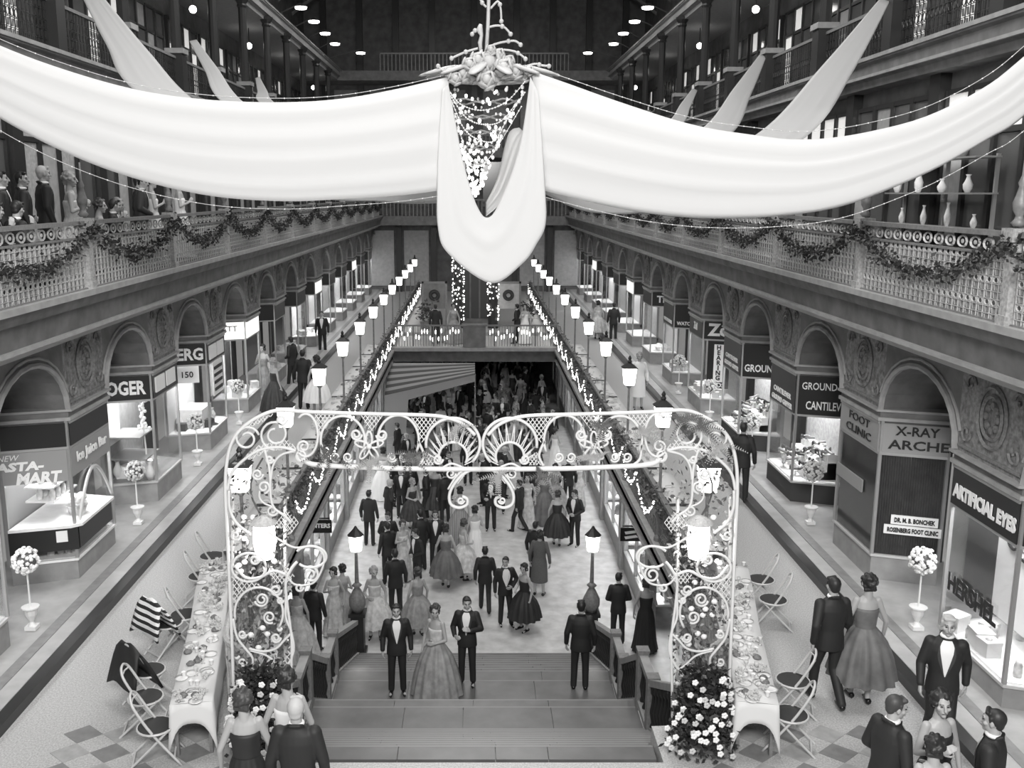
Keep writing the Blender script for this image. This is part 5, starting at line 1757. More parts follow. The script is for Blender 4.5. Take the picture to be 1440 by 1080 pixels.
def dishes(path, nor, w, count, where):
    for i in range(count):
        f = trn.random() * (len(path) - 1.01)
        a = int(f)
        p = Vector(path[a]).lerp(Vector(path[a + 1]), f - a)
        q = p + nor[a] * trn.uniform(-0.4, 0.4) * w
        kind = trn.choice(['plate', 'plate', 'cup', 'wine_glass', 'cake', 'posy', 'posy'])
        me, m, cat, lab = {'plate': (plate_me, 'china', 'plate', 'small white plate'), 'cup': (cup_me, 'china', 'cup', 'white cup'), 'wine_glass': (glass_me, 'glassware', 'glass', 'stemmed glass'),
                           'cake': (pie_me, 'food', 'food', 'small dark cake'), 'posy': (bou_me, 'petal_pale', 'flowers', 'pale flower posy')}[kind]
        o = ob(kind, me, m, None, loc=(q.x, q.y, 0.764), rotz=trn.uniform(0, 6))
        tag(o, lab + ' on ' + where, cat, kind + 's on ' + where)


for s, sd, nm in SIDES:
    pth, nor = cloth_table('buffet_table', [(s * 3.42, 10.6), (s * 3.62, 11.7), (s * 3.82, 12.8), (s * 4.08, 14.0), (s * 4.27, 15.0)], 0.5,
                           'long white-clothed buffet table curving by the stairs, ' + nm, s, drop=0.5)
    dishes(pth, nor, 0.48, 110, 'the curving buffet table, ' + nm)
    for k in range(9):
        y0 = 15.6 + 2.55 * k
        pth, nor = cloth_table('buffet_table', [(s * 4.05, y0), (s * 4.05, y0 + 2.35)], 0.55, 'straight white-clothed table in the row along the well, ' + nm, s, drop=0.5, front=False, group='tables along the well ' + nm)
        dishes(pth, nor, 0.5, 14 if k < 6 else 6, 'the row of tables, ' + nm)


def folding_chair(loc, rotz, label, group=None):
    t = thing('folding_chair', loc, label, 'chair', group, rotz)
    # local: seat centre above origin, front toward +y
    hoop = smooth_path([(-0.2, 0.3, 0.0), (-0.19, -0.02, 0.45), (-0.18, -0.2, 0.78), (-0.1, -0.25, 0.88), (0, -0.26, 0.9), (0.1, -0.25, 0.88), (0.18, -0.2, 0.78), (0.19, -0.02, 0.45), (0.2, 0.3, 0.0)], 4)
    ob('front_frame', MB().tube(hoop, 0.017, 6), 'chair_paint', t, world=False, smooth=True)
    for sg in (-1, 1):
        ob('rear_leg', MB().tube([(sg * 0.17, -0.32, 0.0), (sg * 0.165, 0.0, 0.3), (sg * 0.16, 0.16, 0.46)], 0.015, 6), 'chair_paint', t, world=False)
    ob('stretcher', MB().bar((-0.16, -0.27, 0.06), (0.16, -0.27, 0.06), 0.02), 'chair_paint', t, world=False)
    ob('stretcher', MB().bar((-0.19, 0.22, 0.13), (0.19, 0.22, 0.13), 0.02), 'chair_paint', t, world=False)
    st_ = ob('seat', MB().lathe([(0.2, 0.43), (0.215, 0.445), (0.205, 0.46), (0.12, 0.465)], 18), 'seat_dark', t, world=False)
    ob('seat_rim', MB().tube([(0.215 * cos(a), 0.215 * sin(a), 0.445) for a in [2 * pi * i / 20 for i in range(20)]], 0.014, 6, True), 'chair_paint', st_, world=False)
    ob('back_slat', MB().tube([(-0.16, -0.215, 0.8), (-0.08, -0.25, 0.8), (0.08, -0.25, 0.8), (0.16, -0.215, 0.8)], 0.012, 5), 'chair_paint', t, world=False)
    return t


def over_back(t, m, name, label, w=0.3, low=0.55):
    """garment hung over a chair back, as a thing of its own"""
    rows = []
    for j in range(9):
        v = -1 + 2 * j / 8
        row = []
        for i in range(9):
            u = -1 + 2 * i / 8
            z = 0.94 - abs(v) ** 1.7 * low - 0.07 * abs(u) ** 3
            row.append((u * w * (0.85 + 0.4 * abs(v)), -0.25 + 0.1 * v - (0.12 * (0.93 - z) if v < 0 else -0.25 * (0.93 - z)), z + 0.02 * sin(5 * u + 3 * v)))
        rows.append(row)
    o = ob(name, MB().grid(rows), m, None, smooth=True, loc=t.location, rotz=t.rotation_euler.z)
    sm = o.modifiers.new('thick', 'SOLIDIFY')
    sm.thickness = 0.03
    return tag(o, label, 'coat')


c1 = folding_chair(ground(222, 1068, 0), -1.35, 'round-seated folding chair nearest the buffet table end, juice bar side')
c2 = folding_chair(ground(212, 985, 0), -0.75, 'round-seated folding chair with a dark coat over its back, juice bar side')
over_back(c2, 'suit_black', 'dark_coat', 'dark coat hung over a folding chair back')
c2b = folding_chair(ground(208, 1025, 0), -1.4, 'round-seated folding chair between two others by the buffet table, juice bar side')
c3 = folding_chair(ground(238, 915, 0), -0.7, 'round-seated folding chair with a striped shawl, juice bar side')
over_back(c3, 'shawl_stripe', 'striped_shawl', 'black and white striped shawl over a folding chair back', 0.3, 0.5)
folding_chair(ground(262, 902, 0), -1.2, 'round-seated folding chair close behind the striped shawl')
folding_chair(ground(285, 845, 0), -1.3, 'round-seated folding chair tilted at the far end of the curving table', 'folding chairs far end')
folding_chair(ground(300, 815, 0), -1.35, 'round-seated folding chair tilted at the far end of the curving table', 'folding chairs far end')
folding_chair(ground(1108, 1050, 0), 1.25, 'pale folding chair at the buffet table end, shoe shop side')
folding_chair(ground(1112, 1000, 0), 1.3, 'pale folding chair second from the buffet table end, shoe shop side')
folding_chair(ground(1085, 880, 0), 1.3, 'pale folding chair halfway along the curving table, shoe shop side')
folding_chair(ground(1068, 850, 0), 1.3, 'pale folding chair beyond halfway along the curving table, shoe shop side')
# ------------------------------------------------------------------ people
def remeshed(mb, voxel, smooth=2, ratio=1.0, name='body'):
    me = mb.mesh(name)
    o = bpy.data.objects.new('tmp_shape', me)
    COL.objects.link(o)
    r = o.modifiers.new('r', 'REMESH')
    r.mode = 'VOXEL'
    r.voxel_size = voxel
    if smooth:
        s_ = o.modifiers.new('s', 'SMOOTH')
        s_.iterations = smooth
        s_.factor = 0.5
    if ratio < 1:
        d = o.modifiers.new('d', 'DECIMATE')
        d.ratio = ratio
    bpy.context.view_layer.update()
    dg = bpy.context.evaluated_depsgraph_get()
    out = bpy.data.meshes.new_from_object(o.evaluated_get(dg))
    bpy.data.objects.remove(o)
    bpy.data.meshes.remove(me)
    out.name = name
    out.polygons.foreach_set('use_smooth', [True] * len(out.polygons))
    return out


def hand(m, w, d, side, curl=0.5):
    """palm and five fingers growing from wrist w along direction d; side = -1 left hand, 1 right hand"""
    d = Vector(d).normalized()
    across = d.cross(Vector((side, 0.2, 0)))           # knuckle line
    across = across.normalized() if across.length > 0.1 else Vector((0, 1, 0))
    inward = across.cross(d).normalized()
    if inward.x * side > 0:
        inward = -inward
    w = Vector(w)
    k = w + d * 0.085
    for q in (-1, -0.33, 0.33, 1):
        m.cone(w, 0.022, k + across * 0.028 * q, 0.016, 8)
    for q, ln in ((-1, 0.06), (-0.33, 0.075), (0.33, 0.08), (1, 0.07)):
        a = k + across * 0.03 * q
        b = a + (d * cos(curl * 0.7) + inward * sin(curl * 0.7)) * ln * 0.55
        c = b + (d * cos(curl * 1.6) + inward * sin(curl * 1.6)) * ln * 0.5
        m.cone(a, 0.0105, b, 0.0095, 8)
        m.cone(b, 0.0095, c, 0.0085, 8)
    a = w + d * 0.03 + across * 0.03
    b = a + (d * 0.6 + across * 0.6 + inward * 0.5).normalized() * 0.045
    c = b + (d * 0.9 + inward * 0.4).normalized() * 0.035
    m.cone(a, 0.014, b, 0.0115, 8)
    m.cone(b, 0.0115, c, 0.0095, 8)


def make_pose(**kw):
    p = dict(hip=0.93, lean=0.0, head=(0.0, 0.0), sh=0.185,
             elL=(-0.25, -0.03, 1.13), wrL=(-0.26, 0.05, 0.88), elR=(0.25, -0.03, 1.13), wrR=(0.26, 0.05, 0.88), hdL=(0, 0.15, -1), hdR=(0, 0.15, -1),
             knL=(-0.1, 0.02, 0.5), ftL=(-0.11, 0.0, 0.08), knR=(0.1, 0.02, 0.5), ftR=(0.11, 0.0, 0.08), female=False)
    p.update(kw)
    return p


def body_parts(p):
    """returns dict name -> (mesh, material) in local coordinates, figure facing +y"""
    fem = p['female']
    dz = p['hip'] - 0.93
    ln = p['lean']
    out = {}
    S = lambda sg: Vector((sg * (p['sh'] - (0.02 if fem else 0)), ln, 1.42 + dz))
    off = Vector((0, 0, dz))
    el = {-1: Vector(p['elL']), 1: Vector(p['elR'])}
    wr = {-1: Vector(p['wrL']), 1: Vector(p['wrR'])}
    hd = {-1: p['hdL'], 1: p['hdR']}
    kn = {-1: Vector(p['knL']), 1: Vector(p['knR'])}
    ft = {-1: Vector(p['ftL']), 1: Vector(p['ftR'])}
    ht, hn = p['head']
    HC = Vector((0, ln * 1.2 + 0.02 + 0.06 * hn, 1.635 + dz - 0.02 * abs(hn)))
    ct, sn = cos(ht), sin(ht)
    rot = Matrix(((ct, -sn, 0), (sn, ct, 0), (0, 0, 1))) @ Matrix.Rotation(-0.5 * hn, 3, 'X')
    H = lambda x, y, z: HC + rot @ Vector((x, y, z))
    m = MB()
    # head, face, neck
    m.ellip(H(0, -0.012, 0.02), 0.075, 0.092, 0.098, 14, 9, M=rot)
    m.ellip(H(0, 0.022, -0.045), 0.056, 0.066, 0.075, 12, 8, M=rot)
    m.ellip(H(0, 0.062, -0.098), 0.026, 0.024, 0.02, 8, 6, M=rot)
    m.cone(H(0, 0.088, 0.012), 0.011, H(0, 0.107, -0.03), 0.015, 8)
    m.cone(H(-0.035, 0.074, 0.026), 0.013, H(0.035, 0.074, 0.026), 0.013, 8)
    m.cone(H(-0.018, 0.083, -0.062), 0.01, H(0.018, 0.083, -0.062), 0.01, 8)
    for sg in (-1, 1):
        m.ellip(H(sg * 0.076, -0.005, -0.01), 0.011, 0.02, 0.033, 8, 6, M=rot)
        m.ellip(H(sg * 0.045, 0.052, -0.025), 0.024, 0.026, 0.024, 8, 6, M=rot)
    m.cone(Vector((0, ln - 0.01, 1.42 + dz)), 0.062, H(0, -0.02, -0.07), 0.052, 12)
    # torso and limbs
    k = 0.88 if fem else 1.0
    tor = [(0.86, 0.15, 0.1), (0.95, 0.155, 0.105), (1.08, 0.125 * k, 0.09), (1.2, 0.145 * k, 0.1), (1.32, 0.16 * k, 0.1), (1.4, 0.15 * k, 0.08), (1.46, 0.07, 0.055)]
    m.loft([(0, ln * max(0, (z - 0.95) / 0.5), z + dz, rx, ry) for z, rx, ry in tor], 16)
    for sg in (-1, 1):
        m.cone(S(sg) - Vector((sg * 0.03, 0, 0.01)), 0.052 * k, el[sg], 0.038 * k, 10)
        m.cone(el[sg], 0.038 * k, wr[sg], 0.026 * k, 10)
        hand(m, wr[sg], hd[sg], sg, 0.55)
        m.cone(Vector((sg * 0.085, 0, 0.9 + dz)), 0.082, kn[sg], 0.05, 10)
        m.cone(kn[sg], 0.048, kn[sg].lerp(ft[sg], 0.35) + Vector((0, -0.015, 0)), 0.05, 10)
        m.cone(kn[sg].lerp(ft[sg], 0.35) + Vector((0, -0.015, 0)), 0.05, ft[sg], 0.034, 10)
        m.cone(ft[sg] + Vector((0, -0.03, -0.03)), 0.034, ft[sg] + Vector((sg * 0.02, 0.14, -0.045)), 0.028, 8)
    out['body'] = (remeshed(m, 0.0075, 2, 0.3, 'body'), 'skin')
    e = MB()
    for sg in (-1, 1):
        e.ellip(H(sg * 0.031, 0.078, 0.006), 0.013, 0.009, 0.006, 8, 5, M=rot)
        e.cone(H(sg * 0.018, 0.086, 0.03), 0.004, H(sg * 0.048, 0.076, 0.032), 0.004, 6)
    e.cone(H(-0.02, 0.089, -0.062), 0.0035, H(0.02, 0.089, -0.062), 0.0035, 6)
    out['facial_features'] = (e.mesh('facial_features', True), 'eye_dark')
    # hair
    h = MB()
    if fem:
        hr = random.Random(7)
        h.ellip(H(0, -0.03, 0.035), 0.09, 0.098, 0.1, 14, 9, M=rot)
        for i in range(46):
            a, b = hr.uniform(-pi, pi), hr.uniform(-0.9, 1.4)
            v = Vector((cos(b) * sin(a) * 0.088, -0.03 - cos(b) * cos(a) * 0.096, 0.03 + sin(b) * 0.098))
            if v.y < 0.035 or v.z > 0.085:
                h.ellip(H(*v), 0.027, n=8, m=6)
        for i in range(7):
            h.ellip(H(-0.06 + 0.02 * i, -0.075, -0.065), 0.026, n=8, m=6)
    else:
        h.ellip(H(0, -0.028, 0.034), 0.083, 0.092, 0.094, 14, 9, M=rot)
        h.ellip(H(0, -0.06, -0.02), 0.066, 0.045, 0.06, 10, 8, M=rot)
        h.cone(H(-0.05, 0.045, 0.088), 0.022, H(0.04, 0.05, 0.092), 0.026, 8)
        for sg in (-1, 1):
            h.cone(H(sg * 0.07, 0.01, 0.045), 0.016, H(sg * 0.073, 0.012, 0.0), 0.008, 8)
    out['hair'] = (remeshed(h, 0.009, 1, 0.5, 'hair'), 'hair_dark')
    if not fem:
        j = MB()
        jr = [(0.79, 0.19, 0.135), (0.92, 0.182, 0.135), (1.06, 0.165, 0.122), (1.2, 0.19, 0.13), (1.33, 0.208, 0.127), (1.41, 0.19, 0.105), (1.475, 0.095, 0.078)]
        rings = [(0, ln * max(0, (z - 0.95) / 0.5), z + dz, rx, ry) for z, rx, ry in jr]
        j.loft(rings, 20)
        for sg in (-1, 1):
            j.cone(S(sg) - Vector((sg * 0.02, 0, 0.015)), 0.075, el[sg], 0.057, 12)
            j.cone(el[sg], 0.057, el[sg].lerp(wr[sg], 0.93), 0.044, 12)
        j.tube([(-0.07, ln - 0.03, 1.49 + dz), (-0.045, ln - 0.075, 1.515 + dz), (0.045, ln - 0.075, 1.515 + dz), (0.07, ln - 0.03, 1.49 + dz)], 0.02, 8)
        out['jacket'] = (remeshed(j, 0.013, 2, 0.5, 'jacket'), 'suit_black')

        def surf(z, a, o=0.0):
            for (q0, q1) in zip(rings, rings[1:]):
                if q0[2] <= z + dz <= q1[2]:
                    f = (z + dz - q0[2]) / (q1[2] - q0[2])
                    cy, rx, ry = (q0[1] + (q1[1] - q0[1]) * f, q0[3] + (q1[3] - q0[3]) * f, q0[4] + (q1[4] - q0[4]) * f)
                    return Vector(((rx + o) * sin(a), cy + (ry + o) * cos(a), z + dz))
        sh_, lp = MB(), MB()
        rows = []
        for i in range(13):
            z = 1.04 + 0.43 * i / 12
            wdt = 0.02 + 0.42 * (i / 12) ** 0.8
            rows.append([surf(z, wdt * (-1 + 2 * q / 8), 0.006) for q in range(9)])
        sh_.grid(rows)
        sh_.tube([(0.058 * cos(a), ln * 1.05 + 0.0 + 0.058 * sin(a), 1.5 + dz) for a in [2 * pi * i / 14 for i in range(14)]], 0.022, 6, True)
        out['shirt_front'] = (sh_.mesh('shirt_front', True), 'shirt_white')
        for sg in (-1, 1):
            r0, r1 = [], []
            for i in range(10):
                z = 1.04 + 0.4 * i / 9
                wdt = 0.02 + 0.42 * ((z - 1.04) / 0.43) ** 0.8
                r0.append(surf(z, sg * wdt, 0.012))
                r1.append(surf(z, sg * (wdt + 0.05 + 0.28 * sin(pi * min(1, i / 7.5)) * (i / 9)), 0.012))
            lp.grid([r0, r1])
        out['lapels'] = (lp.mesh('lapels'), 'suit_grey')
        bt = MB()
        nk = Vector((0, ln * 1.05 + 0.075, 1.475 + dz))
        for sg in (-1, 1):
            bt.add([nk, nk + Vector((sg * 0.055, 0, 0.026)), nk + Vector((sg * 0.055, 0.0, -0.026)), nk + Vector((0, 0.014, 0))], [(0, 1, 2), (3, 2, 1)])
        bt.ellip(nk, 0.012, n=6, m=5)
        out['bow_tie'] = (bt.mesh('bow_tie'), 'suit_black')
        tr_ = MB()
        tr_.loft([(0, 0, 0.82 + dz, 0.165, 0.115), (0, 0, 0.98 + dz, 0.155, 0.11)], 16)
        for sg in (-1, 1):
            tr_.cone(Vector((sg * 0.085, 0, 0.9 + dz)), 0.092, kn[sg], 0.068, 12)
            tr_.cone(kn[sg], 0.068, ft[sg] + Vector((0, -0.01, 0.0)), 0.058, 12)
        out['trousers'] = (remeshed(tr_, 0.013, 2, 0.5, 'trousers'), 'suit_black')
    s_ = MB()
    for sg in (-1, 1):
        f = ft[sg]
        s_.cone(f + Vector((0, -0.035, -0.035)), 0.042, f + Vector((sg * 0.012, 0.1, -0.045)), 0.034, 10)
        s_.cone(f + Vector((sg * 0.012, 0.1, -0.045)), 0.034, f + Vector((sg * 0.018, 0.165, -0.055)), 0.022, 10)
        if fem:
            s_.cone(f + Vector((0, -0.045, -0.03)), 0.014, f + Vector((0, -0.05, -0.075)), 0.008, 6)
    out['shoes'] = (remeshed(s_, 0.009, 1, 0.5, 'shoes'), 'shoe_black')
    return out, dz, ln


def dress(style, dz=0.0, ln=0.0):
    out = {}
    b = MB()
    top = 1.46 if style == 'coat' else 1.33
    br_ = [(0.98, 0.16, 0.12), (1.06, 0.132, 0.105), (1.18, 0.142, 0.112), (1.28, 0.155, 0.122), (top - 0.02, 0.152, 0.11)]
    if style == 'coat':
        br_ = [(0.98, 0.175, 0.135), (1.06, 0.16, 0.125), (1.2, 0.17, 0.13), (1.33, 0.185, 0.125), (1.42, 0.16, 0.1), (1.48, 0.075, 0.07)]
    b.loft([(0, ln * max(0, (z - 0.95) / 0.5), z + dz, rx, ry) for z, rx, ry in br_], 20)
    out['bodice'] = b
    n = 60
    prof_ = {'gown': [(1.05, 0.135), (0.95, 0.2), (0.75, 0.3), (0.5, 0.38), (0.25, 0.44), (0.02, 0.48)],
             'tea': [(1.05, 0.135), (0.96, 0.21), (0.82, 0.3), (0.66, 0.36), (0.5, 0.4), (0.36, 0.43)],
             'coat': [(1.05, 0.16), (0.95, 0.185), (0.8, 0.2), (0.65, 0.21), (0.5, 0.215), (0.4, 0.22)],
             'slim': [(1.05, 0.135), (0.95, 0.17), (0.75, 0.2), (0.5, 0.22), (0.25, 0.25), (0.04, 0.29)],
             'sit': [(1.05, 0.14), (0.98, 0.2), (0.9, 0.28)]}[style]
    rows = []
    for i, (z, r) in enumerate(prof_):
        amp = 0.0 if style == 'coat' else 0.075 * min(1, i / 2.5)
        row = []
        for q in range(n + 1):
            a = 2 * pi * q / n
            rr_ = r * (1 + amp * sin(13 * a) + 0.4 * amp * sin(5 * a + 1))
            row.append((rr_ * cos(a), rr_ * sin(a) * (0.82 if i < 2 else 0.94), z + dz))
        rows.append(row)
    out['skirt'] = MB().grid(rows)
    return out


ARCH = {}


def man(key, **kw):
    ARCH[key] = body_parts(make_pose(**kw))[0]


def woman(key, style, sleeves=False, **kw):
    P = make_pose(female=True, **kw)
    parts, dz, ln = body_parts(P)
    for nme, mb in dress(style, dz, ln).items():
        parts[nme] = (mb.mesh(nme, True), 'dress_dark')
    if sleeves:
        j = MB()
        for sg, e_, w_ in ((-1, P['elL'], P['wrL']), (1, P['elR'], P['wrR'])):
            e_, w_ = Vector(e_), Vector(w_)
            j.cone((sg * 0.15, ln, 1.41 + dz), 0.066, e_, 0.052, 10)
            j.cone(e_, 0.052, e_.lerp(w_, 0.9), 0.04, 10)
        parts['sleeves'] = (j.mesh('sleeves', True), 'dress_dark')
    ARCH[key] = parts


man('m_stand')
man('m_stride', knL=(-0.09, 0.16, 0.5), ftL=(-0.1, 0.2, 0.08), knR=(0.09, 0.02, 0.5), ftR=(0.1, -0.22, 0.12), elL=(-0.25, -0.1, 1.15), wrL=(-0.25, -0.05, 0.9), elR=(0.25, 0.02, 1.13), wrR=(0.25, 0.16, 0.92))
man('m_drink', elL=(-0.27, 0.06, 1.16), wrL=(-0.1, 0.27, 1.2), hdL=(0.6, 0.5, 0.4), elR=(0.27, -0.02, 1.13), wrR=(0.2, 0.2, 1.05), hdR=(-0.5, 0.7, 0.1), head=(0.3, 0.1))
man('m_clasp', elL=(-0.26, 0.0, 1.14), wrL=(-0.08, 0.19, 1.0), hdL=(0.9, 0.3, -0.1), elR=(0.26, 0.0, 1.14), wrR=(0.08, 0.2, 1.02), hdR=(-0.9, 0.3, 0), lean=0.03, head=(-0.4, 0.3))
man('m_elbow', elL=(-0.3, -0.05, 1.15), wrL=(-0.14, 0.16, 1.03), hdL=(0.8, 0.4, -0.1), knL=(-0.11, 0.05, 0.5), ftL=(-0.14, 0.1, 0.08), head=(-0.5, 0.0))
man('m_sit', hip=0.5, lean=0.06, elL=(-0.26, 0.05, 0.72), wrL=(-0.12, 0.26, 0.68), hdL=(0.5, 0.8, 0), elR=(0.26, 0.08, 0.74), wrR=(0.08, 0.26, 0.98), hdR=(-0.3, 0.3, 0.9),
    knL=(-0.12, 0.42, 0.5), ftL=(-0.12, 0.42, 0.08), knR=(0.12, 0.42, 0.5), ftR=(0.12, 0.42, 0.08), head=(0.4, 0.3))
woman('w_gown', 'gown')
woman('w_gown_arm', 'gown', elL=(-0.22, 0.03, 1.12), wrL=(-0.1, 0.2, 1.1), hdL=(0.6, 0.6, 0.1), head=(0.5, 0.1))
woman('w_slim', 'slim', elR=(0.23, 0.02, 1.14), wrR=(0.1, 0.2, 1.22), hdR=(-0.3, 0.5, 0.6), head=(-0.3, 0.0))
woman('w_tea', 'tea', knL=(-0.08, 0.06, 0.48), ftL=(-0.08, 0.1, 0.08), knR=(0.08, 0.0, 0.48), ftR=(0.07, -0.08, 0.09))
woman('w_tea_arm', 'tea', elR=(0.24, 0.0, 1.12), wrR=(0.12, 0.2, 1.06), hdR=(-0.6, 0.6, 0.2), head=(0.4, 0.2))
woman('w_coat', 'coat', True)
woman('w_sit', 'sit', hip=0.5, lean=0.05, elL=(-0.22, 0.05, 0.7), wrL=(-0.1, 0.28, 0.66), hdL=(0.4, 0.8, 0), elR=(0.22, 0.05, 0.7), wrR=(0.1, 0.28, 0.66), hdR=(-0.4, 0.8, 0),
      knL=(-0.09, 0.42, 0.5), ftL=(-0.09, 0.42, 0.08), knR=(0.09, 0.42, 0.5), ftR=(0.09, 0.42, 0.08), head=(-0.3, 0.2))

purse_me = MB().box(-0.09, 0.09, -0.025, 0.025, 0, 0.12).tube([(-0.06, 0, 0.12), (-0.04, 0, 0.18), (0.04, 0, 0.18), (0.06, 0, 0.12)], 0.006, 5).mesh('purse')


def person(key, loc, rotz, label, group=None, scale=1.0, hair='hair_dark', skin='skin', **mats):
    scale *= 1.04
    t = thing('person', loc, label, 'person', group, rotz)
    t.scale = (scale, scale, scale)
    for nme, (me, m) in ARCH[key].items():
        m = {'hair': hair, 'body': skin}.get(nme, mats.get(nme, m))
        if nme in ('bodice', 'sleeves') and 'dress' in mats and nme not in mats:
            m = mats['dress']
        if nme == 'skirt' and 'skirt' not in mats and 'dress' in mats:
            m = mats['dress']
        ob(nme, me, m, t, world=False)
    return t


TC = pi        # facing the camera end
AW = 0.0       # facing the far end
g = ground
# on the stairs
person('m_stand', (at(559, 988, 16.9).x, 16.95, stair_z(16.95)), TC + 0.1, 'man in black tuxedo climbing the stairs beside a woman in a full gown')
person('w_gown_arm', (at(614, 988, 16.9).x, 16.92, stair_z(16.92)), TC - 0.5, 'woman in a wide shiny gown with corsage climbing the stairs', hair='hair_brown', skirt='dress_mid', bodice='dress_pale')
person('m_drink', (at(657, 953, 17.3).x, 17.3, stair_z(17.3)), TC - 0.15, 'man with glasses and black suit raising a drink on the stair landing')
person('m_stand', (at(815, 957, 17.1).x, 17.1, stair_z(17.1)), AW - 0.1, 'man in dark suit seen from behind on the stair landing by the newel lamp')
# lower floor, nearer groups
P = [
    ('m_stand', 520, 767, AW - 0.2, 'man in black suit standing alone by the lower shop pilaster', {}),
    ('m_clasp', 547, 800, TC, 'man with glasses facing the group by the newel lamp', {}),
    ('m_stand', 546, 818, 0.6, 'man with dark jacket seen from behind in the group by the newel lamp', {}),
    ('w_slim', 567, 815, TC + 0.6, 'woman in a pale dress in the middle of the chatting group', dict(dress='dress_pale', hair='hair_brown')),
    ('m_stand', 592, 802, 0.5, 'taller man in black turned away at the back of the chatting group', {}),
    ('m_clasp', 588, 828, 2.2, 'man in tuxedo turned sideways in the chatting group', {}),
    ('m_stand', 613, 800, TC, 'man in tuxedo facing forward behind the woman in a low-backed dress', {}),
    ('w_tea', 627, 825, AW, 'woman in a dark low-backed full dress seen from behind', dict(dress='dress_grey')),
    ('w_tea_arm', 652, 815, -1.2, 'woman in a pale knee-length dress next to the low-backed dress', dict(dress='dress_pale', hair='hair_brown')),
    ('w_gown', 647, 765, AW, 'woman in a grey striped long skirt below the arch pendant', dict(skirt='dress_stripe', bodice='dress_mid')),
    ('w_slim', 668, 793, AW + 0.3, 'woman in a long white gown raising her hand below the arch pendant', dict(dress='dress_white')),
    ('m_stride', 682, 860, AW, 'man in dark suit walking away alone in the middle of the lower floor', {}),
    ('m_elbow', 710, 878, TC + 0.2, 'man with white shirt front and open jacket arm in arm with a woman', dict(lapels='shirt_white')),
    ('w_tea_arm', 737, 886, TC - 0.9, 'woman in a black full dress arm in arm with a white-shirted man', dict(dress='dress_black', hair='hair_dark')),
    ('w_coat', 758, 837, AW - 0.3, 'woman in a grey fitted coat seen from behind', dict(dress='tweed_coat')),
    ('m_stand', 752, 818, AW - 0.5, 'man in black half hidden behind the grey-coated woman', {}),
    ('w_tea', 783, 767, AW, 'woman in a wide black dress with bare back near the lower shops', dict(dress='dress_black', hair='hair_brown')),
    ('m_clasp', 808, 767, TC - 0.6, 'man in black standing next to the wide black dress near the lower shops', {}),
    ('m_stride', 730, 748, 1.0, 'man in black striding across below the arch', {}),
    ('w_slim', 741, 742, TC, 'woman in a pale print dress next to the striding man', dict(dress='dress_pale')),
    ('m_stand', 557, 868, AW + 0.2, 'man in black nearest the stairs, seen from behind', {}),
    ('w_tea', 588, 893, AW + 0.5, 'woman in a pale flowered full dress near the stair foot', dict(dress='dress_mid', hair='hair_brown')),
    ('w_tea_arm', 528, 897, TC, 'woman in a pale dress next to the newel lamp', dict(dress='dress_pale', hair='hair_blond')),
    ('m_clasp', 868, 905, AW, 'man in dark suit beside the stair balustrade before the lower window', {}),
    ('w_slim', 906, 915, AW - 0.1, 'woman in a black dress beside the stair balustrade before the lower window', dict(dress='dress_black', hair='hair_brown')),
    ('w_gown', 420, 925, AW, 'woman in a pale strapless gown beside the stair balustrade under the arch', dict(dress='dress_pale', hair='hair_brown')),
    ('m_stand', 444, 915, AW - 0.3, 'man in black jacket next to the pale strapless gown', {}),
    ('w_slim', 471, 893, TC, 'woman with short dark hair sitting close to the newel lamp', dict(dress='dress_pale')),
    ('w_tea_arm', 483, 885, AW, 'woman in mid grey close to the newel lamp', dict(dress='dress_mid')),
    ('m_stand', 565, 727, TC, 'man in black in the dark row under the arch beam', {}),
    ('w_gown', 540, 700, AW, 'woman in a white gown near the lower shop door under the arch beam', dict(dress='dress_white')),
    ('m_stride', 577, 722, AW + 0.3, 'man in black walking in the dark row under the arch beam', {}),
    ('m_elbow', 600, 730, 1.5, 'man in black turned sideways in the dark row under the arch beam', {}),
    ('w_tea', 612, 728, AW, 'woman in a black dress in the dark row under the arch beam', dict(dress='dress_dark')),
    ('m_stand', 626, 735, 0.4, 'man in black before the arch pendant', {}),
    ('m_drink', 690, 745, TC, 'man in black holding a glass before the arch pendant', {}),
    ('w_gown', 765, 735, AW, 'woman in a dark grey gown behind the wide black dress', dict(dress='dress_grey')),
    ('w_tea', 780, 722, TC, 'woman in mid grey behind the wide black dress', dict(dress='dress_mid')),
    ('m_stand', 798, 715, AW, 'man in black further along by the lower shops', {}),
    ('w_slim', 812, 712, TC, 'woman in a pale dress further along by the lower shops', dict(dress='dress_pale')),
]
prn = random.Random(99)
for key, x, y, a, lab, kw in P:
    person(key, g(x, y, -4), a, lab, scale=prn.uniform(0.95, 1.03), **kw)
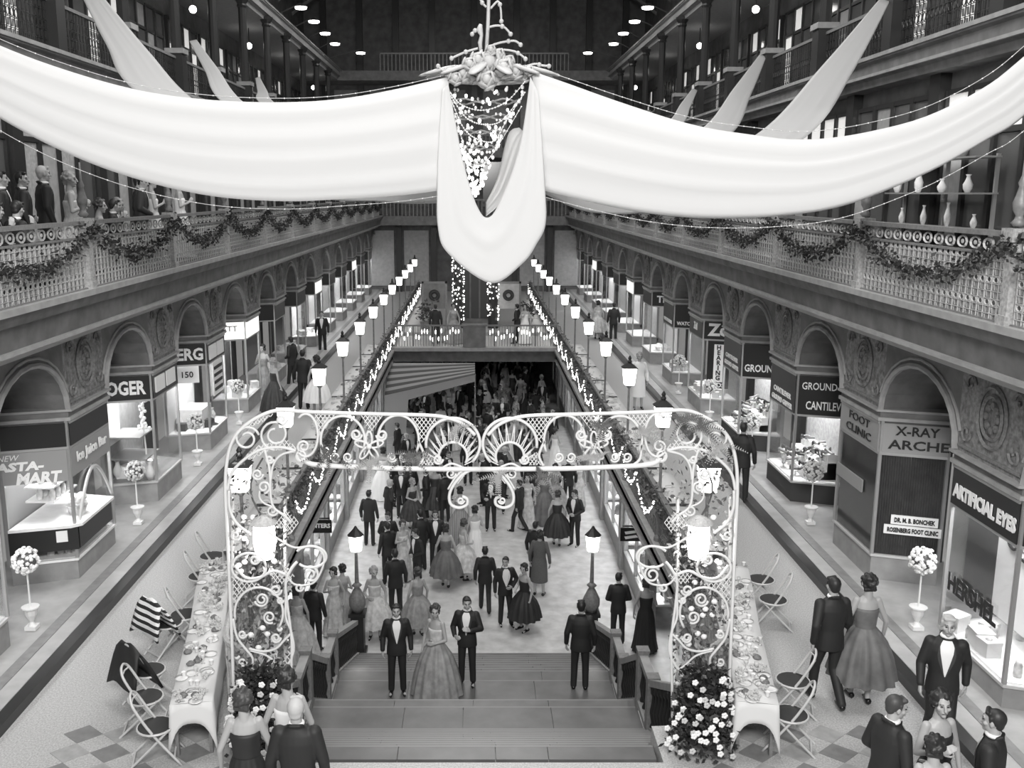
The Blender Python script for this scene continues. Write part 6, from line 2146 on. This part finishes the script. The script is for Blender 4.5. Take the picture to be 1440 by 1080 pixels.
# dense crowd on the lower floor, from the arch beam to beyond the footbridge
crowd_men = ['m_stand', 'm_clasp', 'm_drink', 'm_elbow', 'm_stride']
crowd_women = ['w_gown_arm', 'w_slim', 'w_tea', 'w_tea_arm', 'w_coat']
taken = [tuple(g(x, y, -4))[:2] for _, x, y, *_r in P]
n = 0
tries = 0
while n < 135 and tries < 4000:
    tries += 1
    x, y = prn.uniform(-3.4, 3.4), 29 + 30 * prn.random() ** 0.75
    if any((x - a) ** 2 + (y - b) ** 2 < 0.72 for a, b in taken):
        continue
    if x < -0.4 and 38.3 < y < 41.5 and x < -2.6:
        continue
    if y < 37 and prn.random() < 0.55:
        continue
    taken.append((x, y))
    n += 1
    a = prn.uniform(0, 6.28)
    if (x, y) in taken[:len(P)]:
        continue
    zone = 'before the footbridge' if y < 41 else 'beyond the footbridge'
    if prn.random() < 0.58:
        ky, hr = prn.choice(crowd_men), prn.choice(['hair_dark', 'hair_brown', 'hair_grey'])
        pose = {'m_stand': 'arms at sides', 'm_clasp': 'hands clasped', 'm_drink': 'raising a glass', 'm_elbow': 'one elbow out', 'm_stride': 'mid-stride'}[ky]
        lab = '%s-haired man in dark suit, %s, in the crowd %s' % (hr[5:], pose, zone)
        person(ky, (x, y, -4), a, lab, lab, prn.uniform(0.95, 1.05), hair=hr)
    else:
        dm, dn = prn.choice([('dress_pale', 'pale'), ('dress_dark', 'dark'), ('dress_mid', 'grey'), ('dress_white', 'white')])
        ky, hr = prn.choice(crowd_women), prn.choice(['hair_dark', 'hair_brown', 'hair_blond'])
        cut = {'w_gown_arm': 'full gown', 'w_slim': 'slim gown', 'w_tea': 'full knee-length dress', 'w_tea_arm': 'knee-length dress', 'w_coat': 'straight coat'}[ky]
        lab = '%s-haired woman in a %s %s in the crowd %s' % (hr[5:], dn, cut, zone)
        person(ky, (x, y, -4), a, lab, lab, prn.uniform(0.93, 1.0), hair=hr, dress=dm)
# upper walkways
person('m_stride', g(1160, 990, 0), AW + 0.12, 'man in black suit walking away with a woman along the shop pavement', hair='hair_dark')
w = person('w_tea', g(1208, 985, 0), AW, 'woman in a dark full skirt with bare shoulders walking away along the shop pavement', hair='hair_dark', dress='dress_grey', scale=1.0)
person('m_stride', (5.7, 10.75, 0), TC - 0.35, 'grey-haired man in tuxedo walking toward the camera by the shop kerb', hair='hair_grey')
person('w_coat', g(897, 575, 0), TC, 'woman in a white uniform dress and cap on the empty walkway', dress='dress_white', hair='hair_blond')
person('m_stand', g(862, 481, 0), AW, 'man in black seen from behind far along the walkway', hair='hair_dark')
person('w_tea', g(840, 477, 0), AW, 'woman in pale dress far along the walkway next to a man in black', dress='dress_pale')
person('m_stand', g(1040, 706, 0), AW - 0.4, 'man in black standing just past the arch by the shoe window', hair='hair_dark')
person('m_stand', g(454, 497, 0), TC, 'man in tuxedo facing the camera on the juice bar side walkway')
person('m_stand', g(428, 575, 0), AW, 'broad man in dark suit near the lanterns on the juice bar side', scale=1.05)
person('w_tea', g(447, 580, 0), AW + 0.4, 'woman in dark jacket and white skirt next to the lanterns', bodice='dress_black', skirt='dress_white')
person('w_gown', g(388, 585, 0), AW - 0.8, 'woman in a dark bare-shouldered dress before the BATT window', dress='dress_dark', hair='hair_blond')
person('w_slim', g(372, 560, 0), TC, 'woman in pale dress at the BATT shop window', dress='dress_mid')
person('m_elbow', g(412, 545, 0), 1.2, 'man in dark suit behind the broad man near the lanterns')
# foreground at the landing
person('w_slim', (-2.36, 9.0, 0), AW + 0.1, 'woman with short curled hair and dark wrap at the stair head', dress='dress_black', hair='hair_brown')
person('w_slim', (-2.0, 9.45, 0), AW - 0.1, 'woman with dark hair and white bare back at the stair head', dress='dress_white')
person('m_stand', (-1.78, 8.75, 0), AW, 'grey-haired man in black seen from behind at the stair head', hair='hair_grey', scale=1.02)
person('m_clasp', (4.2, 8.85, 0), AW - 1.2, 'man in tuxedo at the near table talk, turned sideways', hair='hair_brown')
person('w_slim', (4.75, 8.95, 0), TC + 0.2, 'dark-haired smiling woman in strapless black dress among the near group', dress='dress_black')
person('w_slim', (4.42, 8.35, 0), AW, 'woman in white with dark hair low at the edge of the near group', dress='dress_white', scale=0.93)
person('m_stand', (5.12, 8.6, 0), AW + 0.9, 'man in black jacket seen from behind at the edge of the near group', hair='hair_dark')
# footbridge and far platform
person('m_stand', (-1.75, 43.2, 0), AW, 'man in black standing on the footbridge')
person('w_gown', (-0.95, 43.6, 0), TC, 'woman in grey gown standing on the footbridge', dress='dress_mid')
person('m_elbow', (1.95, 43.4, 0), 1.2, 'man in black leaning by the candles on the footbridge')
person('w_slim', (2.3, 43.3, 0), TC, 'woman in white gown by the candles on the footbridge', dress='dress_white')
# balcony onlookers
ZB = 5.3
for key, x, y, a, lab, kw in (
        ('m_stand', -7.35, 15.2, -1.2, 'dark-haired man in black at the back of the balcony onlookers', {}),
        ('m_elbow', -7.35, 15.9, -1.0, 'dark-haired man in tuxedo standing on the balcony next to a tall grey man', {}),
        ('m_stand', -7.3, 16.6, -0.9, 'tall white-haired man in black standing on the balcony', dict(hair='hair_grey', scale=1.06)),
        ('w_slim', -6.65, 16.1, -1.2, 'woman in pale wrap standing behind the balcony post', dict(dress='dress_pale', hair='hair_blond')),
        ('w_slim', -6.7, 22.2, -1.3, 'fair woman in white at the balcony railing past the onlookers', dict(dress='dress_white', hair='hair_blond')),
        ('m_stand', -7.2, 21.0, -1.5, 'man in black standing behind seated onlookers', {}),
        ('w_slim', -6.7, 20.3, -1.1, 'woman in white blouse standing by the second balcony post', dict(dress='dress_white')),
        ('m_clasp', -6.7, 19.6, -1.3, 'man in grey leaning at the railing among onlookers', dict(jacket='suit_grey'))):
    person(key, (x, y, ZB), a, lab, **kw)


def plain_chair(loc, rotz, label, grp):
    t = thing('dining_chair', loc, label, 'chair', grp, rotz)
    ob('seat', MB().box(-0.2, 0.2, -0.2, 0.22, 0.4, 0.44), 'table_wood', t, world=False)
    for a in (-1, 1):
        for b in (-1, 1):
            ob('leg', MB().box(a * 0.18 - 0.02, a * 0.18 + 0.02, b * 0.18 - 0.02, b * 0.18 + 0.02, 0, 0.4), 'table_wood', t, world=False)
    ob('backrest', MB().box(-0.2, 0.2, -0.22, -0.19, 0.5, 0.9).box(-0.2, -0.17, -0.22, -0.18, 0.4, 0.9).box(0.17, 0.2, -0.22, -0.18, 0.4, 0.9), 'table_wood', t, world=False)


for i, (key, x, y, a, lab, kw) in enumerate((
        ('m_sit', -6.55, 13.75, -1.0, 'seated man at the balcony rail nearest the curtain window', {}),
        ('m_sit', -6.6, 14.55, -0.6, 'seated man raising his hand to his mouth at the balcony rail', {}),
        ('w_sit', -6.75, 17.3, -1.3, 'seated woman with dark round hair just past the first finial post', dict(dress='dress_grey')),
        ('w_sit', -6.65, 17.95, -1.2, 'seated woman in mid grey second past the finial post', dict(dress='dress_mid', hair='hair_brown')),
        ('m_sit', -6.65, 18.6, -1.3, 'seated man third past the finial post', {}),
        ('w_sit', -6.75, 19.15, -1.2, 'seated woman in pale dress next to the leaning man', dict(dress='dress_pale', hair='hair_blond')),
        ('w_sit', -7.3, 18.3, -1.2, 'seated woman in the second row of balcony onlookers', dict(dress='dress_pale')))):
    x -= 0.32
    person(key, (x, y, ZB), a, lab, **kw)
    plain_chair((x, y, ZB), a, 'dark wooden chair under a seated balcony onlooker', 'chairs under onlookers')
# figurines in the right-hand balcony window
for i in range(11):
    o = ob('vase', vase_me, ['goods_pale', 'display_white', 'frame_steel'][i % 3], None, loc=(8.72, 17.0 + 0.32 * i, 6.17 + 0.62 * (i % 3)))
    o.scale = (0.6 + 0.25 * (i % 3), 0.6 + 0.25 * (i % 3), 0.7 + 0.35 * (i % 4) / 2)
    tag(o, 'china ornament on the lit shelves of the balcony shop window', 'ornament', 'ornaments in the balcony window')
for zz in (6.17, 6.79, 7.41):
    t = tag(ob('glass_shelf', MB().box(8.55, 9.0, 16.8, 20.4, zz - 0.03, zz), 'frame_steel', None), 'thin shelf of ornaments before the balcony shop window at %s height' % {6.17: 'lowest', 6.79: 'middle', 7.41: 'highest'}[zz], 'shelf')
area_light('added_ornament_light', (8.6, 18.6, 8.5), (8.75, 18.6, 5.5), 0.3, 3.0, 40)  # light added to brighten the ornaments
for yy in (16.85, 18.6, 20.35):
    tag(ob('shelf_upright', MB().box(8.93, 8.99, yy - 0.025, yy + 0.025, 5.31, 7.45), 'frame_steel', None), 'thin steel upright carrying the ornament shelves', 'upright', 'ornament shelf uprights')
